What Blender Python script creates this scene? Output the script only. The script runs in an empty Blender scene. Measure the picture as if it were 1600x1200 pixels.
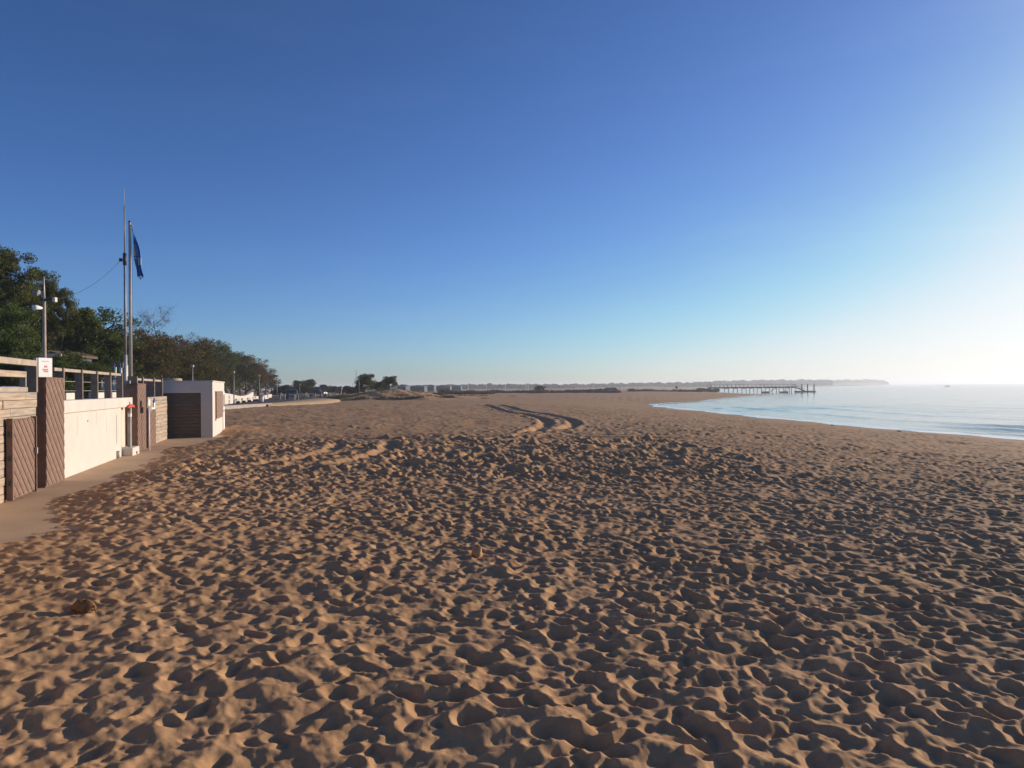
import bpy, math, random
import numpy as np
from mathutils import Vector, Matrix

rng = np.random.default_rng(7)
random.seed(7)
R = math.radians
scene = bpy.context.scene
COL = scene.collection

# ------------------------------------------------------------------ camera, sky, sun, exposure
EYE = Vector((0.0, 0.0, 2.0))
FPX = 1110.0                       # focal length in photo pixels (1600 wide)
PITCH, ROLL = math.atan(5.4 / FPX), R(0.55)
SUN_AZ, SUN_EL = R(58.0), R(10.5)   # clockwise from +Y, above the horizon
f_ = Vector((0, math.cos(PITCH), math.sin(PITCH)))
u0 = Vector((0, -math.sin(PITCH), math.cos(PITCH)))
r0 = Vector((1, 0, 0))
r_ = r0 * math.cos(ROLL) - u0 * math.sin(ROLL)
u_ = u0 * math.cos(ROLL) + r0 * math.sin(ROLL)

cam = bpy.data.cameras.new('camera')
cam.sensor_width = 36.0
cam.lens = FPX / 1600 * 36.0
cam.clip_start, cam.clip_end = 0.1, 40000
cam_o = bpy.data.objects.new('camera', cam)
COL.objects.link(cam_o)
M = Matrix((r_, u_, -f_)).transposed().to_4x4()
M.translation = EYE
cam_o.matrix_world = M
scene.camera = cam_o

world = bpy.data.worlds.new('World')
scene.world = world
world.use_nodes = True
wn, wl = world.node_tree.nodes, world.node_tree.links
wn.clear()
sky = wn.new('ShaderNodeTexSky')
sky.sky_type = 'NISHITA'
sky.sun_disc = False
sky.sun_elevation = SUN_EL
sky.sun_rotation = SUN_AZ
sky.altitude = 0
sky.air_density = 0.75
sky.dust_density = 0.6
sky.ozone_density = 4.0
bg = wn.new('ShaderNodeBackground')
bg.inputs['Strength'].default_value = 0.14
wo = wn.new('ShaderNodeOutputWorld')
# thin high cirrus veil mixed into the whole sky
tc = wn.new('ShaderNodeTexCoord')
mp = wn.new('ShaderNodeMapping')
mp.inputs['Scale'].default_value = (1.2, 1.2, 7.0)
nz = wn.new('ShaderNodeTexNoise')
nz.inputs['Scale'].default_value = 2.2
nz.inputs['Detail'].default_value = 7
nz.inputs['Roughness'].default_value = 0.55
nz.inputs['Distortion'].default_value = 0.4
rp = wn.new('ShaderNodeValToRGB')
rp.color_ramp.elements[0].position = 0.50
rp.color_ramp.elements[1].position = 0.86
rp.color_ramp.elements[1].color = (0.05, 0.05, 0.05, 1)
hs = wn.new('ShaderNodeHueSaturation')
hs.inputs['Saturation'].default_value = 0.35
hs.inputs['Value'].default_value = 1.5
mx = wn.new('ShaderNodeMix')
mx.data_type = 'RGBA'
wl.new(tc.outputs['Generated'], mp.inputs['Vector'])
wl.new(mp.outputs['Vector'], nz.inputs['Vector'])
wl.new(nz.outputs['Fac'], rp.inputs['Fac'])
wl.new(sky.outputs['Color'], hs.inputs['Color'])
wl.new(rp.outputs['Color'], mx.inputs['Factor'])
wl.new(sky.outputs['Color'], mx.inputs['A'])
wl.new(hs.outputs['Color'], mx.inputs['B'])
gm = wn.new('ShaderNodeHueSaturation')
gm.inputs['Saturation'].default_value = 1.02
gm.inputs['Hue'].default_value = 0.506
wl.new(mx.outputs['Result'], gm.inputs['Color'])
# soft shoulder so that the aureole round the sun does not burn out
def vmath(op, a, b):
    n = wn.new('ShaderNodeVectorMath')
    n.operation = op
    for i, v in enumerate((a, b)):
        if isinstance(v, (int, float)):
            n.inputs[i].default_value = (v, v, v)
        else:
            wl.new(v, n.inputs[i])
    return n.outputs[0]
c_ = vmath('MULTIPLY', vmath('POWER', vmath('MULTIPLY', gm.outputs['Color'], 1 / 3.6), 1.17), 3.6)
o_ = vmath('MAXIMUM', vmath('SUBTRACT', c_, 3.6), 0.0)
sh_ = vmath('DIVIDE', o_, vmath('ADD', vmath('MULTIPLY', o_, 0.281), 1.0))
wl.new(vmath('ADD', vmath('MINIMUM', c_, 3.6), sh_), bg.inputs['Color'])
wl.new(bg.outputs['Background'], wo.inputs['Surface'])

sun = bpy.data.lights.new('sun', 'SUN')
sun.energy = 4.8
sun.angle = R(0.55)
sun.color = (1.0, 0.84, 0.68)
sun_o = bpy.data.objects.new('sun', sun)
COL.objects.link(sun_o)
sd = Vector((math.sin(SUN_AZ) * math.cos(SUN_EL), math.cos(SUN_AZ) * math.cos(SUN_EL), math.sin(SUN_EL)))
sun_o.rotation_euler = sd.to_track_quat('Z', 'Y').to_euler()
sun_o.location = (60, 60, 30)

vs = scene.view_settings
vs.view_transform = 'Standard'
vs.look = 'None'
vs.exposure = 0.20
vs.gamma = 1.0
scene.cycles.use_denoising = True
scene.cycles.max_bounces = 8
scene.cycles.diffuse_bounces = 4
scene.cycles.transparent_max_bounces = 12
scene.cycles.volume_bounces = 1

# ------------------------------------------------------------------ helpers: places
def P(px, py, Y):
    """the point at distance Y ahead that the photo shows at pixel px, py"""
    d = f_ + r_ * ((px - 800) / FPX) + u_ * ((600 - py) / FPX)
    return EYE + d * (Y / d.y)

AZW = R(17.0)                       # the sea wall runs 17 degrees left of the view
U = Vector((-math.sin(AZW), math.cos(AZW), 0))
N = Vector((math.cos(AZW), math.sin(AZW), 0))
Z = Vector((0, 0, 1))

def W(s, n, z=0.0):                 # along the wall, out towards the sea, up
    return U * s + N * n + Z * z

def S(px, n=-5.1):                  # where along the wall plane n a photo column falls
    a = (px - 800) / FPX
    su, cu = math.sin(AZW), math.cos(AZW)
    return n * (su * a - cu) / (-su - cu * a)

# ------------------------------------------------------------------ helpers: materials
def lin(c):
    return tuple((v / 12.92 if v <= .04045 else ((v + .055) / 1.055) ** 2.4) for v in c)

def mat(name, col, rough=0.8, var=0.25, scale=4.0, bump=0.0, bscale=60.0, stretch=(1, 1, 1), col2=None,
        metal=0.0, spec=0.3, detail=6):
    m = bpy.data.materials.new(name)
    m.use_nodes = True
    nt = m.node_tree
    b = nt.nodes['Principled BSDF']
    b.inputs['Roughness'].default_value = rough
    b.inputs['Metallic'].default_value = metal
    b.inputs['Specular IOR Level'].default_value = spec
    g = nt.nodes.new('ShaderNodeNewGeometry')
    ma = nt.nodes.new('ShaderNodeMapping')
    ma.inputs['Scale'].default_value = stretch
    nt.links.new(g.outputs['Position'], ma.inputs['Vector'])
    n = nt.nodes.new('ShaderNodeTexNoise')
    n.inputs['Scale'].default_value = scale
    n.inputs['Detail'].default_value = detail
    n.inputs['Roughness'].default_value = 0.62
    nt.links.new(ma.outputs['Vector'], n.inputs['Vector'])
    r = nt.nodes.new('ShaderNodeValToRGB')
    c2 = col2 or tuple(v * (1 - var) for v in col)
    c1 = col if col2 else tuple(min(1, v * (1 + var * .6)) for v in col)
    r.color_ramp.elements[0].position = 0.32
    r.color_ramp.elements[0].color = (*c2, 1)
    r.color_ramp.elements[1].position = 0.68
    r.color_ramp.elements[1].color = (*c1, 1)
    nt.links.new(n.outputs['Fac'], r.inputs['Fac'])
    nt.links.new(r.outputs['Color'], b.inputs['Base Color'])
    if bump > 0:
        n2 = nt.nodes.new('ShaderNodeTexNoise')
        n2.inputs['Scale'].default_value = bscale
        n2.inputs['Detail'].default_value = 4
        nt.links.new(ma.outputs['Vector'], n2.inputs['Vector'])
        bp = nt.nodes.new('ShaderNodeBump')
        bp.inputs['Strength'].default_value = bump
        bp.inputs['Distance'].default_value = 0.01
        nt.links.new(n2.outputs['Fac'], bp.inputs['Height'])
        nt.links.new(bp.outputs['Normal'], b.inputs['Normal'])
    return m

def leafmat(name, c1, c2, scale=0.7):
    m = mat(name, c1, 0.7, col2=c2, scale=scale, spec=0.15)
    nt = m.node_tree
    b = nt.nodes['Principled BSDF']
    t = nt.nodes.new('ShaderNodeBsdfTranslucent')
    ad = nt.nodes.new('ShaderNodeMixShader')
    ad.inputs[0].default_value = 0.3
    col = b.inputs['Base Color'].links[0].from_socket
    nt.links.new(col, t.inputs['Color'])
    out = nt.nodes['Material Output']
    nt.links.new(b.outputs[0], ad.inputs[1])
    nt.links.new(t.outputs[0], ad.inputs[2])
    nt.links.new(ad.outputs[0], out.inputs['Surface'])
    return m

MAT = dict(
    plaster=mat('plaster', (.59, .545, .485), .85, .07, 1.3, .15, 45),
    coping=mat('coping', (.59, .54, .485), .8, .08, 2.0, .2, 45),
    plaster_dirty=mat('plaster_dirty', (.62, .54, .44), .9, .2, 1.6, .3, 40),
    oldwood=mat('oldwood', (.42, .33, .245), .85, .35, 1.3, .3, 8, (1, 1, 16)),
    oldwood2=mat('oldwood2', (.37, .31, .245), .85, .4, 1.6, .3, 8, (1, 1, 16)),
    railwood=mat('railwood', (.40, .33, .26), .8, .25, 6, .3, 40),
    brownwood=mat('brownwood', (.245, .155, .115), .7, .25, 9, .35, 40),
    brownwood2=mat('brownwood2', (.195, .12, .09), .7, .25, 9, .35, 40),
    darkwood=mat('darkwood', (.15, .12, .095), .85, .35, 3, .4, 30, (1, 1, 6)),
    finwood=mat('finwood', (.26, .20, .155), .8, .3, 6, .3, 40),
    shaded_white=mat('shaded_white', (.10, .13, .19), .7, .15, 2),  # shade on a white wall, painted in as dark blue grey
    concrete=mat('concrete', (.42, .36, .29), .9, .2, 1.8, .4, 30),
    path=mat('path', (.55, .375, .22), .92, .15, .9, .5, 60),
    asphalt=mat('asphalt', (.055, .055, .058), .9, .2, 2, .3, 60),
    kerb=mat('kerb', (.42, .36, .31), .9, .15, 2),
    metal=mat('metal', (.50, .46, .42), .55, .15, 5, metal=.15),
    galv=mat('galv', (.30, .285, .27), .55, .2, 4, metal=.2),
    whitepaint=mat('whitepaint', (.80, .80, .79), .5, .06, 3),
    darkmetal=mat('darkmetal', (.05, .05, .055), .5, .2, 5),
    red=mat('red', (.62, .09, .05), .5, .15, 8),
    redtext=mat('redtext', (.72, .28, .26), .7, .2, 30),
    blueflag=mat('blueflag', (.05, .19, .50), .8, .2, 6),
    flagpale=mat('flagpale', (.62, .64, .52), .8, .15, 6),
    blue=mat('blue', (.08, .13, .36), .5, .15, 6),
    carblue=mat('carblue', (.025, .045, .10), .3, .1, 2, spec=.5),
    glass=mat('glass', (.03, .035, .04), .1, .1, 2, spec=.6),
    rubber=mat('rubber', (.02, .02, .02), .8, .1, 2),
    bark=mat('bark', (.11, .085, .065), .95, .35, 3, .5, 15, (1, 1, .3)),
    bark2=mat('bark2', (.12, .10, .09), .95, .3, 3),
    pine=leafmat('pine', (.125, .135, .032), (.05, .065, .016), .6),
    pine_light=leafmat('pine_light', (.125, .16, .035), (.055, .085, .02), .6),
    oak=leafmat('oak', (.12, .105, .034), (.055, .056, .018), .35),
    autumn=leafmat('autumn', (.20, .11, .04), (.09, .07, .024), .35),
    yellow=leafmat('yellow', (.20, .12, .035), (.10, .075, .025), .5),
    scrub=leafmat('scrub', (.085, .062, .042), (.04, .033, .024), .2),
    dunegrass=leafmat('dunegrass', (.14, .14, .06), (.06, .07, .03), .5),
    farleaf=leafmat('farleaf', (.05, .062, .030), (.028, .038, .02), .02),
    roofblue=mat('roofblue', (.07, .09, .14), .6, .2, .3),
    wallgrey=mat('wallgrey', (.085, .11, .155), .8, .15, .3),
    tile=mat('tile', (.14, .09, .07), .8, .2, .8),
    seaweed=mat('seaweed', (.30, .15, .06), .9, .5, 30, .5, 90),
    pierwood=mat('pierwood', (.22, .195, .17), .9, .25, .6),
    stone=mat('stone', (.36, .29, .22), .9, .25, 20, .4, 60),
    rock=mat('rock', (.10, .09, .08), .95, .35, .6, .5, 5),
)

# ------------------------------------------------------------------ helpers: objects
def np_mesh(name, V, F, smooth=False):
    V = np.asarray(V, dtype=np.float32)
    F = np.asarray(F, dtype=np.int32)
    me = bpy.data.meshes.new(name)
    k = F.shape[1]
    me.vertices.add(len(V))
    me.vertices.foreach_set('co', V.ravel())
    me.loops.add(F.size)
    me.loops.foreach_set('vertex_index', F.ravel())
    me.polygons.add(len(F))
    me.polygons.foreach_set('loop_start', np.arange(0, F.size, k, dtype=np.int32))
    if smooth:
        me.polygons.foreach_set('use_smooth', np.ones(len(F), dtype=bool))
    me.update(calc_edges=True)
    return me

def link(name, me, m=None, parent=None, loc=None):
    o = bpy.data.objects.new(name, me)
    COL.objects.link(o)
    if m is not None and me is not None and not me.materials:
        me.materials.append(MAT[m] if isinstance(m, str) else m)
    if parent is not None:
        o.parent = parent
    if loc is not None:
        o.location = loc
    return o

def tag(o, label, cat, group=None):
    o['label'] = label
    o['category'] = cat
    if group:
        o['group'] = group
    return o

def thing(name, loc, label, cat, group=None, rz=0):
    o = bpy.data.objects.new(name, None)
    o.empty_display_size = 0.2
    COL.objects.link(o)
    o.location = loc
    o.rotation_euler = (0, 0, rz)
    return tag(o, label, cat, group)

class MB:
    """collects shapes for ONE mesh; points are given in world space, org is the owner's location"""
    def __init__(self, org=(0, 0, 0)):
        self.v, self.f, self.org = [], [], Vector(org)
        self.smooth = set()
    def add(self, vs_, fs, smooth=False):
        k = len(self.v)
        self.v += [Vector(p) - self.org for p in vs_]
        for f in fs:
            if smooth:
                self.smooth.add(len(self.f))
            self.f.append(tuple(i + k for i in f))
        return self
    def hexa(self, p):               # 8 corners: bottom 4 ccw, top 4 ccw
        return self.add(p, [(3, 2, 1, 0), (4, 5, 6, 7), (0, 1, 5, 4), (1, 2, 6, 5), (2, 3, 7, 6), (3, 0, 4, 7)])
    def box(self, c, e1, e2, e3):    # centre and three half-edge vectors
        c, e1, e2, e3 = map(Vector, (c, e1, e2, e3))
        if e1.cross(e2).dot(e3) < 0:
            e1, e2 = e2, e1
        return self.hexa([c - e1 - e2 - e3, c + e1 - e2 - e3, c + e1 + e2 - e3, c - e1 + e2 - e3,
                          c - e1 - e2 + e3, c + e1 - e2 + e3, c + e1 + e2 + e3, c - e1 + e2 + e3])
    def wbox(self, s0, s1, n0, n1, z0, z1):
        return self.box(W((s0 + s1) / 2, (n0 + n1) / 2, (z0 + z1) / 2), U * ((s1 - s0) / 2), N * ((n1 - n0) / 2), Z * ((z1 - z0) / 2))
    def abox(self, x0, x1, y0, y1, z0, z1):
        return self.box(((x0 + x1) / 2, (y0 + y1) / 2, (z0 + z1) / 2), ((x1 - x0) / 2, 0, 0), (0, (y1 - y0) / 2, 0), (0, 0, (z1 - z0) / 2))
    def tube(self, pts, rad, seg=8, smooth=True):
        pts = [Vector(p) for p in pts]
        if not hasattr(rad, '__len__'):
            rad = [rad] * len(pts)
        rings = []
        k0 = len(self.v)
        vs_ = []
        for i, p in enumerate(pts):
            t = (pts[min(i + 1, len(pts) - 1)] - pts[max(i - 1, 0)]).normalized()
            a = t.orthogonal().normalized() if abs(t.z) < .95 else t.cross(Vector((0, 1, 0))).normalized()
            b = t.cross(a)
            vs_ += [p + (a * math.cos(2 * math.pi * j / seg) + b * math.sin(2 * math.pi * j / seg)) * rad[i] for j in range(seg)]
        fs = []
        for i in range(len(pts) - 1):
            for j in range(seg):
                fs.append((i * seg + j, i * seg + (j + 1) % seg, (i + 1) * seg + (j + 1) % seg, (i + 1) * seg + j))
        self.add(vs_, fs, smooth)
        k = k0
        L = (len(pts) - 1) * seg
        self.f.append(tuple(k + j for j in reversed(range(seg))))
        self.f.append(tuple(k + L + j for j in range(seg)))
        return self
    def prism(self, poly, d):        # closed polygon (world points) extruded by d
        n = len(poly)
        d = Vector(d)
        poly = [Vector(p) for p in poly]
        nr = Vector((0, 0, 0))
        for i in range(n):
            nr += poly[i].cross(poly[(i + 1) % n])
        if nr.dot(d) > 0:
            poly = poly[::-1]
        vs_ = poly + [p + d for p in poly]
        fs = [tuple(range(n)), tuple(reversed(range(n, 2 * n)))]
        fs += [(i, i + n, (i + 1) % n + n, (i + 1) % n) for i in range(n)]
        return self.add(vs_, fs)
    def build(self, name, m, parent=None, loc=None, bevel=0.0):
        me = bpy.data.meshes.new(name)
        me.from_pydata(self.v, [], self.f)
        for i in self.smooth:
            me.polygons[i].use_smooth = True
        me.update()
        o = link(name, me, m, parent, loc)
        if bevel:
            md = o.modifiers.new('edge', 'BEVEL')
            md.width = bevel
            md.segments = 1
            md.limit_method = 'ANGLE'
        return o

def structure(o):
    o['kind'] = 'structure'
    return o

def stuff(o):
    o['kind'] = 'stuff'
    return o

def copy_tree(o, parent=None):
    c = o.copy()
    COL.objects.link(c)
    c.parent = parent
    for ch in list(o.children):
        copy_tree(ch, c)
    return c

# ------------------------------------------------------------------ terrain: the beach
SEA = -1.5
SHORE = np.array([(46, -400), (41, -60), (37, 0), (34, 20), (31.7, 44), (30.5, 48.3), (29.4, 54.4), (28.7, 64), (27.2, 75.4),
                  (26.4, 99.5), (25.0, 111), (25.2, 126), (29, 141), (40, 153), (51.6, 179), (64, 204), (80, 238), (92, 252),
                  (93, 262), (84, 285), (86, 315), (94, 338), (88, 420), (120, 600), (259, 900), (411, 1140), (604, 1340),
                  (900, 1800), (1365, 2590), (1500, 4000), (1300, 12000)], dtype=np.float64)

def shore_dist(X, Y):
    """signed distance to the waterline, positive on land"""
    best = np.full(X.shape, 1e12)
    inside = np.zeros(X.shape, bool)
    for (ax, ay), (bx, by) in zip(SHORE[:-1], SHORE[1:]):
        dx, dy = bx - ax, by - ay
        t = np.clip(((X - ax) * dx + (Y - ay) * dy) / (dx * dx + dy * dy), 0, 1)
        best = np.minimum(best, (X - ax - t * dx) ** 2 + (Y - ay - t * dy) ** 2)
    poly = np.vstack([SHORE, [(-60000, 12000), (-60000, -400)]])
    for (ax, ay), (bx, by) in zip(poly, np.roll(poly, -1, 0)):
        if ay == by:
            continue
        c = ((ay > Y) != (by > Y)) & (X < (bx - ax) * (Y - ay) / (by - ay) + ax)
        inside ^= c
    inside |= (Y < -400) & (X < 46)
    d = np.sqrt(best)
    return np.where(inside, d, -d)

def sstep(a, b, x):
    t = np.clip((x - a) / (b - a), 0, 1)
    return t * t * (3 - 2 * t)

def wob(X, Y, f, ph):
    return np.sin(X * f + ph) * np.cos(Y * f * .83 + ph * 1.7) + .5 * np.sin(X * f * 2.3 - Y * f * 1.9 + ph * 3)

DUNES = [(-24.5, 121, 6.0, 8, .62), (-19.0, 123, 7, 8, .72), (-21, 126, 6, 7, .45), (-15, 136, 8, 9, .65), (-10, 152, 9, 8, .55), (-30, 123, 4, 5, .5)]

def zbase(X, Y):
    d = shore_dist(X, Y)
    dw = d + .5 * wob(X, Y, .35, 1.0) * np.exp(-np.abs(d) / 10)
    z = SEA + 1.67 * (1 - np.exp(-(np.maximum(dw, 0) / 19.0) ** 1.35))
    z = np.where(dw < 0, np.maximum(SEA + .11 * dw, -4.0), z)
    s = U.x * X + U.y * Y
    n = N.x * X + N.y * Y
    nb = -3.6 + .9 * sstep(27, 32, s) + .22 * wob(s, s * .3, .9, .3) + .10 * wob(s, n, 3.1, 2)
    dip = (1 - sstep(nb - .9, nb + .9, n)) * (1 - sstep(35, 38.5, s))
    z = z - .13 * dip
    for (x0, y0, sx, sy, h) in DUNES:
        q = ((X - x0) / sx) ** 2 + ((Y - y0) / sy) ** 2
        q = q * (1 + .22 * wob(X, Y, .45, 4) + .10 * wob(X, Y, 1.1, 1))
        g = 1 / (1 + np.exp(np.clip((q - .85) * 3.4, -30, 30)))
        z = z + h * g * (1 + .08 * wob(X, Y, .8, 4) + .05 * wob(X, Y, 1.9, 1) + .03 * wob(X, Y, 3.7, 2))
    z = z + .05 * wob(X, Y, .11, 2) * sstep(4, 16, d) * (1 - dip) + .03 * wob(X, Y, .31, 5) * sstep(3, 9, d) * (1 - dip)
    basin = sstep(438, 452, Y) * (1 - sstep(520, 540, Y)) * sstep(-110, -95, X) * (1 - sstep(60, 72, X))   # the small harbour
    z = z - 3.2 * basin
    # the beach behind the kiosk falls slightly towards the promenade foot
    return z, d, dip

def fnoise(ny, nx, cell, k0, beta, seed):
    """band-limited random relief by filtering white noise"""
    g = np.random.default_rng(seed).standard_normal((ny, nx)).astype(np.float32)
    F = np.fft.rfft2(g)
    ky = np.fft.fftfreq(ny, cell)[:, None]
    kx = np.fft.rfftfreq(nx, cell)[None, :]
    k = np.sqrt(kx * kx + ky * ky)
    F *= (k / k0) / (1 + (k / k0) ** (beta + 1))
    h = np.fft.irfft2(F, (ny, nx)).astype(np.float32)
    return h / h.std()

def bound_y(x):                      # beyond this line the beach was raked flat
    return np.interp(x, [-14, -9.6, -3.8, 1, 3.2, 5.5, 9], [24.5, 26.0, 28.3, 36, 44, 70, 140])

class Relief:
    def __init__(self, x0, x1, y0, y1, cell, seed):
        self.x0, self.y0, self.cell = x0, y0, cell
        self.nx, self.ny = int((x1 - x0) / cell), int((y1 - y0) / cell)
        self.h = np.zeros((self.ny, self.nx), np.float32)
        self.rg = np.random.default_rng(seed)
    def window(self, cx, cy, r):
        i0 = max(0, int((cx - r - self.x0) / self.cell)); i1 = min(self.nx, int((cx + r - self.x0) / self.cell) + 2)
        j0 = max(0, int((cy - r - self.y0) / self.cell)); j1 = min(self.ny, int((cy + r - self.y0) / self.cell) + 2)
        if i1 - i0 < 3 or j1 - j0 < 3:
            return None
        X = self.x0 + np.arange(i0, i1, dtype=np.float32) * self.cell - cx
        Y = self.y0 + np.arange(j0, j1, dtype=np.float32) * self.cell - cy
        return slice(j0, j1), slice(i0, i1), X[None, :], Y[:, None]
    def print_(self, cx, cy, th, L, Wd, D, rim, keep=.22):
        w = self.window(cx, cy, L * .95)
        if w is None:
            return
        sj, si, X, Y = w
        c, s = math.cos(th), math.sin(th)
        a = (X * c + Y * s) / (L * .5)
        b = (Y * c - X * s) / (Wd * .5)
        b = b * (1 + .25 * a)                     # heel narrower than ball
        q = np.sqrt(a * a + b * b)
        h = self.h[sj, si]
        ins = np.clip((1.12 - q) / .3, 0, 1)
        m = float(h[h.shape[0] // 2, h.shape[1] // 2])
        bowl = -D * np.clip(1 - q ** 2.4, 0, 1) * (1 + .45 * a)
        ring = rim * np.exp(-((q - 1.16) / .18) ** 2) * (1 - .5 * a)
        self.h[sj, si] = h * (1 - ins * (1 - keep)) + ins * (1 - keep) * min(m * .5, .01) + bowl + ring
    def mound(self, cx, cy, th, L, Wd, H):
        w = self.window(cx, cy, L)
        if w is None:
            return
        sj, si, X, Y = w
        c, s = math.cos(th), math.sin(th)
        q2 = ((X * c + Y * s) / (L * .5)) ** 2 + ((Y * c - X * s) / (Wd * .5)) ** 2
        self.h[sj, si] += H * np.exp(-q2)
    def rut(self, pts, w, D, rim, jit=.03):
        pts = np.array(pts, float)
        c = []
        for (ax, ay), (bx, by) in zip(pts[:-1], pts[1:]):
            n = max(2, int(math.hypot(bx - ax, by - ay) / (w * .25)))
            for t in np.arange(n) / n:
                c.append((ax + (bx - ax) * t + self.rg.normal(0, jit), ay + (by - ay) * t + self.rg.normal(0, jit), self.rg.uniform(.7, 1.15)))
        for part in (0, 1):                       # the thrown-up edges first, then the rut itself
            for (cx, cy, k) in c:
                g = self.window(cx, cy, w * 1.3)
                if g is None:
                    continue
                sj, si, X, Y = g
                q = np.sqrt(X * X + Y * Y) / (w * .5)
                h = self.h[sj, si]
                if part == 0:
                    self.h[sj, si] = np.maximum(h, rim * k * np.exp(-((q - 1.5) / .35) ** 2) - .03)
                else:
                    self.h[sj, si] = np.where(q < 1.1, np.minimum(h, -D * k * np.clip(1.1 - q ** 3, -.2, 1) + .02), h)
    def slump(self, it, tan=.62, k=.22):
        t = tan * self.cell
        h = self.h
        for _ in range(it):
            d = h[1:] - h[:-1]
            f = (d - np.clip(d, -t, t)) * k
            h[:-1] += f
            h[1:] -= f
            d = h[:, 1:] - h[:, :-1]
            f = (d - np.clip(d, -t, t)) * k
            h[:, :-1] += f
            h[:, 1:] -= f
    def blur(self, it):
        h = self.h
        for _ in range(it):
            h[1:-1] = h[1:-1] * .5 + (h[2:] + h[:-2]) * .25
            h[:, 1:-1] = h[:, 1:-1] * .5 + (h[:, 2:] + h[:, :-2]) * .25
    def sample(self, X, Y):
        u = np.clip((X - self.x0) / self.cell, 0, self.nx - 1.001)
        v = np.clip((Y - self.y0) / self.cell, 0, self.ny - 1.001)
        i, j = u.astype(np.int32), v.astype(np.int32)
        fu, fv = (u - i).astype(np.float32), (v - j).astype(np.float32)
        h = self.h
        return (h[j, i] * (1 - fu) + h[j, i + 1] * fu) * (1 - fv) + (h[j + 1, i] * (1 - fu) + h[j + 1, i + 1] * fu) * fv

TRACKS = [  # wheel ruts: centre lines of each wheel, width, depth, rim
    ([(-3.2, 79), (-1.6, 66), (.1, 54), (1.2, 47), (1.9, 41), (1.75, 36), (1.3, 32), (.8, 28.5), (.4, 26), (-.6, 23.5)], .74, .16, .07),
    ([(-1.6, 79), (.1, 66.5), (1.7, 55), (2.9, 47.5), (3.5, 41), (3.2, 36), (2.75, 34), (2.3, 31)], .74, .16, .07),
    ([(-3.9, 22.8), (-3.6, 20.9), (-3.55, 19.2), (-3.75, 17.6), (-4.1, 16.2)], .62, .13, .06),
    ([(-5.4, 22.2), (-5.15, 20.3), (-5.2, 18.8), (-5.4, 17.3), (-5.7, 16.2)], .55, .11, .05),
    ([(-9.5, 24.0), (-7, 24.8), (-4.8, 25.6), (-2.5, 26.3), (0, 27.2), (2, 28.5)], .6, .09, .07),
    ([(-10.4, 22.6), (-7.6, 23.4), (-5.2, 24.1), (-2.8, 24.6), (.2, 25.2), (3, 25.6), (7, 26)], .6, .09, .06),
    ([(-5, 20.4), (-2, 20.2), (1, 20.1), (3.2, 20.4), (6, 20.6)], .6, .08, .05),
    ([(5.2, 36.5), (9, 34.4), (14, 32.8), (19.5, 30.5), (24, 28.6)], .55, .07, .05),
    ([(4.4, 30.5), (8, 29.8), (12, 28.9), (17, 27.2), (22, 25.2)], .5, .05, .04),
    ([(2.2, 27.5), (5, 27.0), (8.2, 26.4)], .5, .07, .05),
]

TRACKS = [([(x * 1.12, y * 1.12) for x, y in p], w, D, rim) for (p, w, D, rim) in TRACKS]

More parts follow.
